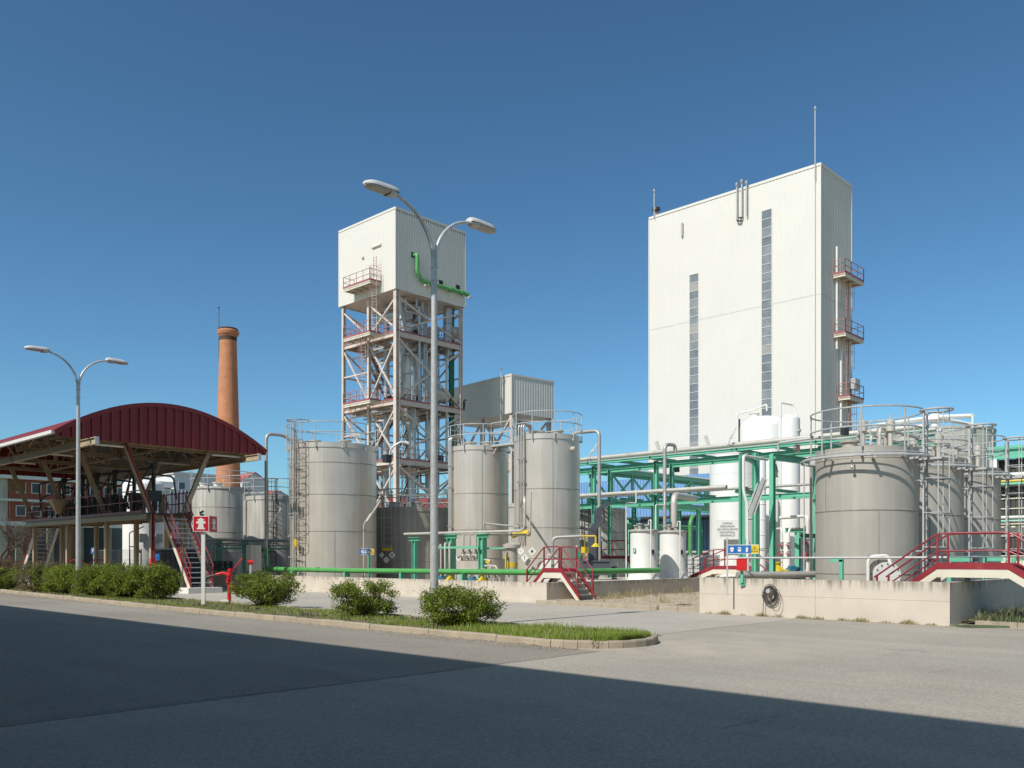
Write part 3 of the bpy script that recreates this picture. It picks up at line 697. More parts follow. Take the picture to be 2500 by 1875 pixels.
for i, (a, b) in enumerate(((15.5, 39.75), (21.6, 39.75), (15.3, 45.1), (15.3, 50.4), (21.4, 45.1))):
    tube_light((a-.9, b, 6.55), (a+.9, b, 6.55), ['tube light under the left half of the dark red gable', 'tube light under the right tip of the dark red gable', 'tube light under the canopy behind the second street lamp', 'tube light under the canopy furthest left', 'tube light deep under the right side of the canopy'][i])
# ------------------------------------------------------------------ things under and behind the canopy
def silo(name, label, a, b, r, z1, mt, base=0, dome=.5, grp=None):
    t = thing(name, label, 'silo', (a, b, base), 0, grp)
    h = z1-base; MB().lathe((a, b, base), [(r, 0), (r, h-dome)]+[(r*cos(q), h-dome+dome*sin(q)) for q in np.linspace(.2, 1.5, 8)]+[(.001, h)], 44).build('shell', mt, t)
    return t
t = silo('silo', 'white round topped silo glimpsed behind the canopy columns', 26.9, 61.6, 1.36, 7.1, 'white_tank'); 
for dx, z in ((-.9, 2.6), (.2, 2.6)): MB().box(26.9+dx, 27.4+dx, 60.1, 60.35, z, z+.6).build('junction_box', 'galvanised', t)
t = thing('safety_shower', 'dark overhead shower on a pole below the canopy deck', 'shower', (*pa(316, 21.5), 0)); x, y = pa(316, 21.5)
MB().tube(fillet([(x, y, 0), (x, y, 3.0), (x+.9, y+.1, 3.4)], .1), .03, 6).tube(fillet([(x, y, 2.2), (x+.55, y, 2.2), (x+.55, y, 2.0)], .08), .03, 6).build('pole', 'dark_steel', t); MB().lathe((x+.55, y, 1.85), [(.16, 0), (.04, .15)], 12).build('shower_head', 'dark_steel', t); MB().lathe((x+.1, y-.2, .75), [(.05, 0), (.2, .14), (.2, .16)], 12).build('basin', 'dark_steel', t)
def hydrant_small(px, Y, label):
    x, y = at(px, Y); t = thing('pillar_hydrant', label, 'hydrant', (x, y, 0))
    MB().lathe((x, y, 0), [(.16,0),(.16,.04),(.08,.06),(.08,.6),(.13,.66),(.13,.8),(.05,.92)], 12).build('body', 'yellow_paint', t)
    MB().cyl((x-.3, y+.1, .7), (x+.3, y-.1, .7), .07, 10).build('outlet', 'yellow_paint', t)
hydrant_small(308, 42, 'yellow pillar hydrant seen above the hedge under the canopy')
x, y = pa(366, 17.8); m = MB(); m.box(x-.16, x+.12, y-.5, y-.3, .95, 1.55); tag(m.build('hose_box', 'red_paint'), 'small red box mounted on the red fronted canopy column', 'box')
x, y = pa(378, 17.9); m = MB(); t = thing('blue_sign', 'small blue sign fixed low on the red canopy column', 'sign', (x, y-.25, 1.6), FACE); MB().box(-.1, .1, -.01, .01, -.14, .16).build('plate', 'blue_paint', t, local=True); MB().lathe((0,0,0), [(.06, -.012), (.06, -.011)], 14).build('emblem', 'white_paint', t, local=True)
x, y = at(228, 72); t = thing('parking_sign', 'blue parking sign with a white P seen below the canopy', 'sign', (x, y, 0), FACE)
MB().box(-.2, .2, -.02, .02, 1.85, 2.35).build('plate', 'blue_paint', t, local=True); MB().cyl((0, .05, 0), (0, .05, 2.4), .04, 8).build('post', 'galvanised', t, local=True); text('P', .4, 'white_paint', t, (0, -.03, 2.1))
x, y = at(214, 48); t = thing('barrier', 'red tubular barrier with rounded loops behind the hedge', 'barrier', (x, y, 0), FACE)
for s_ in (-1, 1):
    for z in (1.45, .95): MB().tube(fillet([(s_*.02, 0, .5 if z > 1 else .4), (s_*.02, 0, z-.3), (s_*.3, 0, z), (s_*.85, 0, z), (s_*.85+s_*.2, 0, z-.2)], .1), .035, 6).build('rail', 'red_steel', t, local=True)
MB().box(-.04, .04, -.04, .04, 0, 1.2).build('post', 'red_steel', t, local=True)
MB().tube(fillet([(-.9, .0, 0), (-.9, 0, .42), (-.15, 0, .42), (-.1, 0, 0)], .15), .06, 6).tube(fillet([(.15, .0, 0), (.15, 0, .42), (.85, 0, .42), (.9, 0, 0)], .15), .06, 6).build('hoop', 'red_steel', t, local=True)
t = thing('fence', 'thin wire fence with grey posts crossing behind the canopy stairs', 'fence', (*at(350, 52), 0))
q0, q1 = at(240, 60), at(470, 50); n = 9; m = MB()
for i in range(n): f = i/(n-1); MB().cyl((q0[0]+(q1[0]-q0[0])*f, q0[1]+(q1[1]-q0[1])*f, 0), (q0[0]+(q1[0]-q0[0])*f, q0[1]+(q1[1]-q0[1])*f, 2.1), .045, 6).build('post', 'galvanised', t)
for z in (.1, .75, 1.4, 2.05): m.beam((*q0, z), (*q1, z), .015)
for i in range(110): f = i/109; x, y = q0[0]+(q1[0]-q0[0])*f, q0[1]+(q1[1]-q0[1])*f; m.beam((x, y, .1), (x, y, 2.05), .008)
m.build('wire', 'galvanised', t, smooth=False)
t = thing('container_shed', 'dark grey ribbed container standing behind the canopy stairs', 'container', (*at(425, 47), 0)); x, y = at(425, 47)
MB().clad((x-1, y-.7), (x+1.1, y-.7), .15, 2.0, (0, -1), .25, .05).clad((x-1, y+.7), (x-1, y-.7), .15, 2.0, (-1, 0), .25, .05).box(x-.94, x+1.1, y-.64, y+.7, .1, 1.98).build('body', 'anthracite', t, smooth=False); MB().box(x-1.03, x+1.13, y-.73, y+.73, 2.0, 2.07).build('roof', 'galvanised', t)
for i in range(7):
    x, y = at(418+9*i, 60); t = tag(MB().lathe((x, y, 0), [(.16, 0), (.16, 5.9-.08*(i % 3)), (.1, 6.05), (.05, 6.2)], 12).build('gas_cylinder', 'anthracite'), 'tall dark grey bottle in the row behind the stair head', 'gas bottle', 'tall grey bottles behind the stairs')
    t['label'] = 'tall dark grey bottle in the row behind the canopy stair head'

# offices, houses
def block(name, label, x0, x1, y0, y1, z1, wall, rows, face='front', roof='flat', cat='building', win=(.9, 1.3), pitch=1.6, fz=1.3, grp=None, wmat='glass_dark', z0w=1.6):
    t = thing(name, label, cat, ((x0+x1)/2, y0, 0), 0, grp)
    MB().box(x0, x1, y0, y1, 0, z1).build('wall', wall, t, smooth=False)
    if roof == 'flat': MB().box(x0-.25, x1+.25, y0-.25, y1+.25, z1, z1+.35).build('roof', 'render_white', t, smooth=False)
    elif roof == 'gable':
        c_ = ((x0+x1)/2, (y0+y1)/2); mx = (x0+x1)/2
        MB().add([(x0-.3,y0-.3,z1-.15),(mx,y0-.3,z1+1.7),(x1+.3,y0-.3,z1-.15),(x0-.3,y1+.3,z1-.15),(mx,y1+.3,z1+1.7),(x1+.3,y1+.3,z1-.15)], [(0,1,4,3),(1,2,5,4)]).build('roof', 'tile_red', t, smooth=False); MB().add([(x0,y0,z1),(x1,y0,z1),(mx,y0,z1+1.6)], [(0,1,2)]).build('gable', wall, t, smooth=False)
    else:
        mx = (y0+y1)/2; MB().add([(x0-.4,y0-.5,z1-.1),(x1+.4,y0-.5,z1-.1),(x1+.4,mx,z1+2.4),(x0-.4,mx,z1+2.4),(x0-.4,y1+.5,z1-.1),(x1+.4,y1+.5,z1-.1),(x0-.4,y0-.5,z1-.3),(x1+.4,y0-.5,z1-.3),(x0-.4,y1+.5,z1-.3),(x1+.4,y1+.5,z1-.3)], [(0,1,2,3),(3,2,5,4),(0,6,7,1),(4,5,9,8),(6,8,9,7),(0,3,4,8,6),(1,7,9,5,2)]).build('roof', 'tile_red', t, smooth=False)
    for z in rows:
        n = int((x1-x0-1)/pitch)
        for i in range(n):
            x = x0+.7+i*(x1-x0-1.0)/n; w_ = MB().box(x, x+win[0], y0-.04, y0+.02, z, z+win[1]).build('window_frame', 'render_white', t, smooth=False)
            MB().box(x+.1, x+win[0]-.1, y0-.06, y0-.041, z+.1, z+win[1]-.1).build('pane', wmat, w_, smooth=False)
        n = max(0, int((y1-y0-1.5)/(pitch*1.6)))
        for i in range(n):
            y = y0+1+i*(y1-y0-1.5)/n; w_ = MB().box(x0-.04, x0+.02, y, y+win[0], z, z+win[1]).build('window_frame', 'render_white', t, smooth=False)
            MB().box(x0-.06, x0-.041, y+.1, y+win[0]-.1, z+.1, z+win[1]-.1).build('pane', wmat, w_, smooth=False)
    return t
t = block('office_building', 'brown brick office block with two rows of white framed windows behind the canopy', 35.6, 56, 119.5, 135, 11.3, 'brick_wall', (6.6, 9.5), win=(1.15, 1.35), pitch=1.62)
MB().box(33, 56.3, 119.2, 119.5, 11.2, 12.0).box(33, 56.3, 119.3, 119.5, 5.4, 5.95).box(33, 56.3, 119.35, 119.5, 8.45, 8.75).build('white_band', 'render_white', t, smooth=False)
MB().box(35.8, 55.9, 119.42, 119.5, .2, 5.4).build('ground_floor_glazing', 'glass_dark', t, smooth=False)
for i in range(6): MB().box(36.2+i*3.6, 37.0+i*3.6, 119.1, 119.42, 0, 5.4).build('pillar', 'stone', t, smooth=False)
for i in range(5): MB().box(37.5+i*3.7, 38.9+i*3.7, 121, 122.2, 12.0, 12.9).build('rooftop_unit', 'galvanised', t, smooth=False)
t = block('office_building', 'pale office wing with tall narrow windows at the left picture edge', 20, 35.5, 119.8, 133, 11.4, 'concrete_tank', (5.9, 8.8), win=(2.1, 2.4), pitch=2.7)
houses = [(250, 120, 10, 9, 9.5, 'render_white', 'flat', 'white flat block seen between the canopy columns left of the silo'),
          (420, 122, 11, 9, 10.6, 'render_white', 'flat', 'white apartment block above the canopy stairs'),
          (402, 108, 4.5, 5, 6.1, 'render_orange', 'flat', 'low orange walled building beside the white silo'),
          (488, 150, 9, 9, 15.4, 'render_white', 'flat', 'white block with balconies just left of the chimney'),
          (622, 170, 5.5, 9, 16.2, 'render_white', 'gable', 'white gabled house with red roof right of the chimney'),
          (678, 190, 7, 9, 14.3, 'render_white', 'gable', 'distant pale house right of the gabled one'),
          (905, 190, 13, 9, 12.2, 'render_orange', 'pitch', 'low orange house seen through the tower foot'),
          (1050, 185, 16, 9, 11.8, 'render_orange', 'pitch', 'low red house seen behind the tower right leg')]
for px, Y, wd, dp, h, mt, rf_, lb in houses:
    x, y = at(px, Y); block('house', lb, x-wd/2, x+wd/2, y, y+dp, h, mt, [z for z in (h-2.6, h-5.4, h-8.2) if z > 1], roof=rf_, win=(1.2, 1.3), pitch=2.7, cat='house', grp='houses behind the plant')
# brick chimney
x, y = at(557, 90); t = thing('brick_chimney', 'tall round brick factory chimney rising behind the red roof', 'chimney', (x, y, 0))
MB().lathe((x, y, 0), [(1.30, 0), (1.2, 9.6), (1.02, 17), (.83, 24.0), (.84, 24.1)], 40).build('shaft', 'brick', t)
MB().lathe((x, y, 24.1), [(.85, -.1), (.97, .1), (1.08, .3), (1.08, .52), (.97, .62), (.97, .72), (.8, .72), (.8, .3)], 40).build('crown', 'brick', t); MB().lathe((x, y, 24.1), [(.985, .6), (.985, .76), (.9, .82), (.79, .82), (.79, .5)], 40).build('rim', 'soot_brick', t); MB().lathe((x, y, 24.0), [(.86, -.35), (.862, .08), (.98, .2)], 40).build('band', 'soot_brick', t)
MB().cyl((x-.75, y+.5, 21.5), (x-.75, y+.5, 27.0), .035, 6).ring((x-.75, y+.5, 27.0), .1, .03, 10, 5).build('lightning_rod', 'dark_steel', t)

# ------------------------------------------------------------------ hydrant with monitor, hydrant sign
x, y = pa(553, 15.25); t = thing('fire_hydrant', 'red fire hydrant with a water monitor and long lever beside the shrub', 'hydrant', (x, y, 0), FACE); t.scale = (.78, .78, .84)
MB().box(-.2, .14, -.2, .2, 0, .16).build('base', 'white_paint', t, local=True)
MB().lathe((.12, 0, 0), [(.16,0),(.16,.05),(.085,.07),(.085,.85),(.15,.87),(.15,.95),(.1,.97),(.1,1.12),(.13,1.14),(.13,1.22),(.05,1.3)], 16).build('barrel', 'red_paint', t, local=True)
m = MB(); m.tube(fillet([(.12,0,.75),(.4,-.05,.72),(.5,-.08,.5)], .12), .075, 10).lathe((.5,-.08,.42), [(.11,0),(.11,.1),(.07,.12)], 12); m.build('outlet', 'red_paint', t, local=True)
m = MB(); m.tube(fillet([(.12,0,1.2),(-.15,0,1.28),(-.45,-.05,1.2)], .12), [.07]*8 if False else .065, 10).lathe((.15, 0, 1.26), [(.1,0),(.1,.16),(.03,.2)], 12); m.build('monitor', 'red_paint', t, local=True)
MB().tube([(-.42,-.04,1.21),(-.85,-.12,1.08)], [.05, .075], 10).build('nozzle', 'dark_steel', t, local=True)
MB().tube([(.2,0,1.3),(.66,0,1.83)], .024, 8).tube([(.6,0,1.76),(.71,0,1.885)], .032, 8).build('lever', 'red_paint', t, local=True)
MB().cyl((.1,-.09,1.02), (.1,-.2,1.02), .06, 10).build('cap', 'red_paint', t, local=True)
x, y = pa(495, 13.55); t = thing('hydrant_sign', 'white post with a red and white hydrant sign box on the verge', 'sign', (x, y, .08), FACE+.12)
MB().box(-.055, .055, .03, .14, 0, 2.35).build('post', 'white_paint', t, local=True, smooth=False)
def hyd_icon(par, X0, w_, dy, skew=None):
    pl = [(-.30,-.42),(.30,-.42),(.30,-.32),(.22,-.32),(.16,.0),(.34,.02),(.36,.14),(.2,.2),(.17,.26),(.27,.27),(.25,.33),(.17,.35),(.0,.46),(-.17,.35),(-.25,.33),(-.27,.27),(-.17,.26),(-.2,.2),(-.36,.14),(-.34,.02),(-.16,.0),(-.22,-.32),(-.30,-.32)]
    return pl
W = .235
p1 = MB().box(-.30, .20, -.03, -.005, 2.36, 2.86).build('front_panel', 'white_paint', t, local=True, smooth=False)
MB().box(-.28, .18, -.034, -.031, 2.38, 2.84).build('red_field', 'sign_red', p1, local=True, smooth=False)
MB().prism([(-.05+q*.42, 2.61+z*.42) for q, z in hyd_icon(0,0,0,0)], -.038, -.0345).build('hydrant_symbol', 'white_paint', p1, local=True, smooth=False)
p2 = MB().add([(.205,-.03,2.36),(.23,-.03,2.36),(.35,.45,2.36),(.325,.45,2.36),(.205,-.03,2.86),(.23,-.03,2.86),(.35,.45,2.86),(.325,.45,2.86)], [(0,1,2,3),(7,6,5,4),(0,4,5,1),(1,5,6,2),(2,6,7,3),(3,7,4,0)]).build('side_panel', 'sign_red', t, local=True, smooth=False)
dv = Vector((.12, .48, 0)).normalized(); o0 = Vector((.234, -.03, 0)); nn = Vector((dv.y, -dv.x, 0))
pl = [(o0+dv*(.26+q*.42)+nn*.004+Vector((0,0,2.61+z*.42))) for q, z in hyd_icon(0,0,0,0)]
MB().add(pl+[v-nn*.003 for v in pl], [tuple(range(len(pl)))]+[(i, (i+1) % len(pl), (i+1) % len(pl)+len(pl), i+len(pl)) for i in range(len(pl))]).build('hydrant_symbol', 'white_paint', p2, local=True, smooth=False)
MB().box(-.08, .02, .0, .1, 2.87, 2.93).tube([(-.1, 0, 2.95), (.03, .02, 3.02)], .035, 6).build('lamp', 'black', t, local=True)
# ------------------------------------------------------------------ tanks
def pol(c, r, an): return (c[0]+r*cos(an), c[1]+r*sin(an))
def ladder(par, c, R, an, z0, z1, zc=None, mt='pipe_grey', cage=True, nv=5, step=.3, nm='ladder', hoop=.95, cr=.36, cmt=None):
    """ladder standing off the shell of radius R at angle an, with hooped cage from zc up"""
    e = Vector((cos(an), sin(an), 0)); s = Vector((-sin(an), cos(an), 0)); o = Vector((c[0], c[1], 0))+e*(R+.2)
    m = MB()
    for k in (-1, 1): m.beam(o+s*.22*k+Vector((0,0,z0)), o+s*.22*k+Vector((0,0,z1)), .042, .026)
    z = z0+.2
    while z < z1: m.tube([o-s*.22+Vector((0,0,z)), o+s*.22+Vector((0,0,z))], .014, 5); z += step
    z = z0+.8
    while z < z1-.9: m.beam(o-s*.22+Vector((0,0,z)), o-s*.22-e*.2+Vector((0,0,z)), .03).beam(o+s*.22+Vector((0,0,z)), o+s*.22-e*.2+Vector((0,0,z)), .03); z += 2
    l = m.build(nm, mt, par)
    if cage:
        zc = zc or z0+2.2; m = MB(); q = o+e*(cr*.75); A0 = an-2.35; A1 = an+2.35; z = zc
        n = max(2, round((z1-zc)/hoop)); 
        for i in range(n+1): m.ring((q.x, q.y, zc+(z1-zc)*i/n), cr, .017, 14, 4, A0, A1)
        for i in range(nv): t = A0+(A1-A0)*i/(nv-1); p = pol(q, cr, t); m.beam((*p, zc), (*p, z1), .026, .012)
        m.build('safety_cage', cmt or mt, l)
    return l
def tank(name, label, c, r, z1, mt, base=0, seams=(), vs=(), rail=None, roof=.18, rim=(.22, .035), grp=None, railmt='galvanised', n=64, domed=False, curb=0.):
    t = thing(name, label, 'tank', (c[0], c[1], base), 0, grp); h = z1-base
    MB().lathe((*c, base), [(r, 0), (r, h)], n).build('shell', mt, t)
    ro = [(r*(1-i/7), h+roof*(i/7)) for i in range(8)]; ro[-1] = (.001, h+roof)
    if domed: ro = [(r*cos(q), h+roof*sin(q)) for q in np.linspace(0, pi/2, 9)]
    MB().lathe((*c, base), [(r+.001, h-.004)]+ro, n).build('roof', mt, t)
    if rim: MB().lathe((*c, base), [(r+.003, h-rim[0]), (r+rim[1], h-rim[0]), (r+rim[1], h+.02), (r-.05, h+.02)], n).build('rim', mt, t)
    if seams or vs:
        m = MB()
        for z in seams: m.lathe((*c, z), [(r+.001, -.02), (r+.012, -.012), (r+.012, .012), (r+.001, .02)], n)
        for an, a0, a1 in vs: p = pol(c, r, an); m.beam((*p, a0), (*p, a1), .016, .03)
        m.build('weld_seam', 'dark_tank' if mt != 'white_tank' else 'white_tank', t)
    if rail:
        hgt, np_, off, rr = rail; m = MB()
        for k in (1, .52): m.ring((*c, z1+hgt*k), r+off, rr, n, 6)
        for i in range(np_):
            p = pol(c, r+off, .3+2*pi*i/np_); m.tube([(*p, z1-.28), (*p, z1+hgt)], rr*1.05, 6); q = pol(c, r-.02, .3+2*pi*i/np_); m.beam((*q, z1-.22), (*p, z1-.22), .05, .09)
        m.build('railing', railmt, t)
    return t
def manhole(par, x, y, z, r=.28, h=.22, mt='steel_tank'):
    MB().lathe((x, y, z-.12), [(r, 0), (r, h), (r+.06, h), (r+.06, h+.05), (.001, h+.07)], 20).build('manhole', mt, par)
def vpipe(par, pts, r, mt='pipe_grey', nm='pipe', f=.18, n=8): return MB().tube(fillet(pts, f), r, n).build(nm, mt, par)
U = pi   # direction towards -x: the lit side
# big steel tank on the left
c1 = (26.85, 38.6); z1 = 7.32
T1 = tank('storage_tank', 'widest steel tank of the left basin, with a caged ladder on its left', c1, 2.24, z1, 'steel_tank', 0, (2.9, 4.75, 6.35), [(U-.75, 2.9, 6.3), (U+1.0, 0, 2.9)], (1.05, 11, .12, .024))
ladder(T1, c1, 2.24, U+.2, .5, z1+1.1, 2.6, hoop=.95)
m = MB(); m.tube([(*pol(c1, 2.4, U+.02), .9), (*pol(c1, 2.4, U+.02), z1+1.1)], .05, 8).tube([(*pol(c1, 2.36, U-.12), .7), (*pol(c1, 2.36, U-.12), z1+.9)], .04, 6)
for z in (1.6, 2.7, 3.8, 5.0, 6.2): m.beam((*pol(c1, 2.26, U+.02), z), (*pol(c1, 2.46, U+.02), z), .06).beam((*pol(c1, 2.46, U-.15), z), (*pol(c1, 2.46, U+.22), z), .05)
m.build('pipe', 'pipe_grey', T1)
for an, rr in ((U, 1.1), (U-.5, 1.5), (U+1.5, 1.2), (2.4, .6)): manhole(T1, *pol(c1, rr, an), z1+.12)
q = pol(c1, 1.9, U-.5); vpipe(T1, [(*q, z1), (*q, z1+.6), (q[0]-.25, q[1]-.2, z1+.6), (q[0]-.25, q[1]-.2, z1+.35)], .06)
MB().ring((*pol(c1, 2.5, U+.2), z1+1.1), .55, .025, 20, 5).build('safety_hoop', 'pipe_grey', T1)
# riser bringing product to the top of that tank, standing on the green main
x0, y0 = pa(650, 23.9)
t = thing('riser_pipe', 'grey riser pipe from the left end of the green main to the widest tank', 'pipe', (x0, y0, .9))
MB().tube(fillet([(x0, y0, 2.1), (x0, y0, 7.93), (25.0, 40.2, 7.93), (25.3, 39.9, 7.4)], .35), .085, 10).build('pipe', 'pipe_grey', t)
MB().cyl((x0, y0, 1.0), (x0, y0, 2.1), .09, 12).lathe((x0, y0, 0), [(.09, 1.55), (.15, 1.57), (.15, 1.63), (.09, 1.65), (.09, 1.95), (.16, 1.97), (.16, 2.04), (.09, 2.06)], 14).build('foot_pipe', 'green_pipe', t)
g = fillet([(x0+.0, y0+.15, 1.0), (23.75, 32.6, 1.0), (23.95, 21.5, 1.06), (31.0, 21.1, 1.06)], .5)
t = thing('fire_main', 'long light green pipe running along the low wall of the left basin', 'pipe', (23.8, 32, 0))
MB().tube(g, .112, 14).build('pipe', 'green_pipe', t)
for b in (41, 37.6, 33.2, 29.2, 25.4): MB().box(23.68, 23.98, b-.06, b+.06, .03, .95).box(23.6, 24.05, b-.12, b+.12, .03, .06).build('support', 'green_steel', t)
for b in (39, 35.5, 31.2): MB().tube([(23.84, b-.04, 1.005), (23.84, b+.04, 1.005)], .135, 14).build('flange', 'green_pipe', t)
# two steel tanks side by side in the middle
def midtank(c, r, z, label, sp):
    t = tank('storage_tank', label, c, r, z, 'steel_tank', 0, (1.55, 3.0, 4.85), [(U+.9, .1, z-.2), (U-.5, 3.0, 4.85)], (1.08, 10, .1, .024))
    for an, dr in sp: 
        p = pol(c, r+.13, an); vpipe(t, [(*p, 2.3), (*p, z+.5), (*pol(c, r-.5, an), z+.5), (*pol(c, r-.5, an), z+.1)], .042, 'pipe_grey')
    for zb in (3.2, 5.2, 6.3): MB().beam((*pol(c, r+.02, sp[0][0]), zb), (*pol(c, r+.2, sp[0][0]), zb), .05).beam((*pol(c, r+.16, sp[0][0]-.05), zb), (*pol(c, r+.16, sp[-1][0]+.05), zb), .06).build('bracket', 'pipe_grey', t)
    for an, rr in ((U, .6), (2.0, .9), (U+1.4, .8)): manhole(t, *pol(c, rr, an), z+.12, .26)
    return t
c3, c4 = (32.15, 33.1), (32.3, 28.5)
T3 = midtank(c3, 1.53, 7.27, 'steel tank just right of the tall street lamp pole, left one of the middle pair', ((U-.42, 0), (U-.34, 0), (U-.25, 0)))
T4 = midtank(c4, 1.6, 7.42, 'taller steel tank of the middle pair, behind the red stile', ((U-.17, 0), (U-.06, 0), (U+.03, 0)))
x4, y4 = pa(1463, 33.0)
vpipe(T4, [(32.9, 27.6, 7.4), (33.0, 27.3, 7.65), (x4, y4, 7.6), (x4, y4, 1.2)], .085, 'pipe_grey', 'downpipe', .3, 10)
MB().box(31.6, 32.4, 30.05, 31.65, 7.2, 7.3).beam((31.7, 30.6, 7.22), (31.7, 30.1, 6.85), .06).beam((31.7, 31.3, 7.22), (31.7, 31.6, 6.85), .06).build('walkway', 'galvanised', T4)
rail_line([(31.6, 30.05), (31.6, 31.65)], 7.3, 1.1, .02).build('walkway_railing', 'galvanised', T4)
MB().cyl((*pol(c4, 1.6, U+1.55), 6.75), (*pol(c4, 1.85, U+1.55), 6.75), .12, 12).build('nozzle', 'steel_tank', T4)
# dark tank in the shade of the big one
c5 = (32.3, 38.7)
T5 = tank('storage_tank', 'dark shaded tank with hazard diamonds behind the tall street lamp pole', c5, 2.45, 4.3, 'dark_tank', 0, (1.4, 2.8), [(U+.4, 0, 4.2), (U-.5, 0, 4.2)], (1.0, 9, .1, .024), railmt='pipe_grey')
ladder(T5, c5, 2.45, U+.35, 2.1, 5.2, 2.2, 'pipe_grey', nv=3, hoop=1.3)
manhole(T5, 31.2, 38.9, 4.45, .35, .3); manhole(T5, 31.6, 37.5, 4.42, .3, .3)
# two weathered tanks at the left
TL1 = tank('storage_tank', 'wide weathered grey tank in front of the brick chimney', (28.7, 53.9), 1.86, 6.1, 'weathered_tank', 0, (1.9, 3.2, 4.8), [(U+.3, 3.2, 4.8), (U-.6, 1.9, 3.2)], (1.05, 9, .1, .024), rim=(.12, .06))
for an, rr in ((U, 1.2), (U+.9, 1.2), (U-1.2, 1.3), (U-.5, .8)): manhole(TL1, *pol((28.7, 53.9), rr, an), 6.2, .26, .26, 'white_paint')
TL2 = tank('storage_tank', 'narrower weathered tank with a dark ladder, left of the widest steel tank', (28.9, 47.9), 1.55, 5.25, 'weathered_tank', 0, (2.7,), [(U-.3, 0, 5.2)], (1.05, 8, .1, .024))
ladder(TL2, (28.9, 47.9), 1.55, U+1.0, .5, 6.2, 2.4, 'dark_steel')
p = pol((28.9, 47.9), 1.75, U-.75); vpipe(TL2, [(*p, 2.6), (*p, 5.5), (28.4, 47.6, 5.5)], .06)
p = pol((28.9, 47.9), 1.57, U-.35); m = MB(); m.box(p[0]-.12, p[0]+.1, p[1]-.1, p[1]+.12, .4, 5.0); m.build('cable_duct', 'weathered_tank', TL2)
# pipe bridge between them and the wall: green posts, grey pipes
bp = 44.6
t = thing('pipe_bridge', 'low green pipe support with grey pipes in front of the weathered tanks', 'pipe rack', (25, bp, 0))
for px in (533, 597, 652): a, b = pb(px, bp); MB().ib((a, b, 0), (a, b, 2.3), .2, .2, .02, up=(1,0,0)).build('post', 'green_steel', t); MB().ib((a-.1, b-.6, 2.38), (a+.1, b+.6, 2.38), .16, .16).build('cross_arm', 'green_steel', t)
a0 = pb(498, bp)[0]; a1 = pb(706, bp)[0]
MB().beam((a0, bp-.15, 2.08), (a1, bp-.15, 2.08), .1, .1).build('beam', 'green_steel', t)
for dy, z, r in ((-.45, 2.55, .075), (0, 2.52, .05), (.35, 2.52, .05), (-.2, 2.25, .04)): MB().cyl((a0-.3, bp+dy, z), (a1, bp+dy, z), r, 8).build('pipe', 'pipe_grey', t)
for i in range(5): a = a0+.25+.28*i; vpipe(t, [(a+.9, bp+.1*i-.3, 2.36), (a, bp+.1*i-.3, 2.36), (a, bp+.1*i-.3, 1.2)], .035, nm='drop_pipe')
def valve(par, x, y, z, s=1, mt='dark_steel', wheel='red_paint', an=0.):
    v = MB().lathe((x, y, z), [(.11*s,-.16*s),(.11*s,-.12*s),(.07*s,-.11*s),(.09*s,-.03*s),(.09*s,.03*s),(.07*s,.11*s),(.11*s,.12*s),(.11*s,.16*s)], 12)
    dx, dy = cos(an), sin(an); v.cyl((x, y, z), (x+dx*.2*s, y+dy*.2*s, z), .035*s, 8).build('valve', mt, par)
    m = MB(); c = Vector((x+dx*.22*s, y+dy*.22*s, z)); w = Vector((-dy, dx, 0))
    m.tube([c+w*cos(q)*.07*s+Vector((0,0,1))*sin(q)*.07*s for q in np.linspace(0, 2*pi, 13)[:-1]], .013*s, 5, True).beam(c-w*.07*s, c+w*.07*s, .02*s); m.build('handwheel', wheel, par)
for i in range(4): valve(t, a0+.5+.3*i, bp-.3, 1.2, 1.2, wheel='dark_steel', an=U)
MB().beam((a0+.2, bp-.5, .95), (a0+1.6, bp-.4, .95), .1).beam((a0+.2, bp-.5, .7), (a0+1.6, bp-.4, .7), .1).build('manifold', 'dark_steel', t)
x, y = at(620, 44); m = MB(); m.box(x-.3, x+.3, y-.2, y+.25, .9, 2.2); t = tag(m.build('control_cabinet', 'weathered_tank'), 'grey control cabinet between the green posts left of the riser', 'cabinet')
for q in (x-.25, x+.25): MB().box(q-.03, q+.03, y-.03, y+.03, 0, .9).build('leg', 'galvanised', t)
x, y = at(612, 43); t = thing('hose_reel', 'small red hose reel on a grey stand right of the hydrant', 'reel', (x, y, 0)); MB().cyl((x, y, 0), (x, y, 1.35), .06, 8).build('stand', 'galvanised', t); MB().cyl((x-.1, y+.07, 1.36), (x+.1, y-.07, 1.36), .11, 14).build('drum', 'red_paint', t)
x, y = at(640, 50); t = thing('tank_nozzle', 'round flanged pump head low in front of the narrower weathered tank', 'pump', (x, y, 0)); MB().cyl((x-.3, y-.3, 2.0), (x+.1, y+.1, 2.0), .32, 16).build('flange', 'white_paint', t); MB().cyl((x-.34, y-.34, 2.0), (x-.3, y-.3, 2.0), .2, 12).build('cover', 'dark_steel', t); MB().box(x-.25, x+.35, y-.25, y+.35, 0, 1.7).build('body', 'white_paint', t)
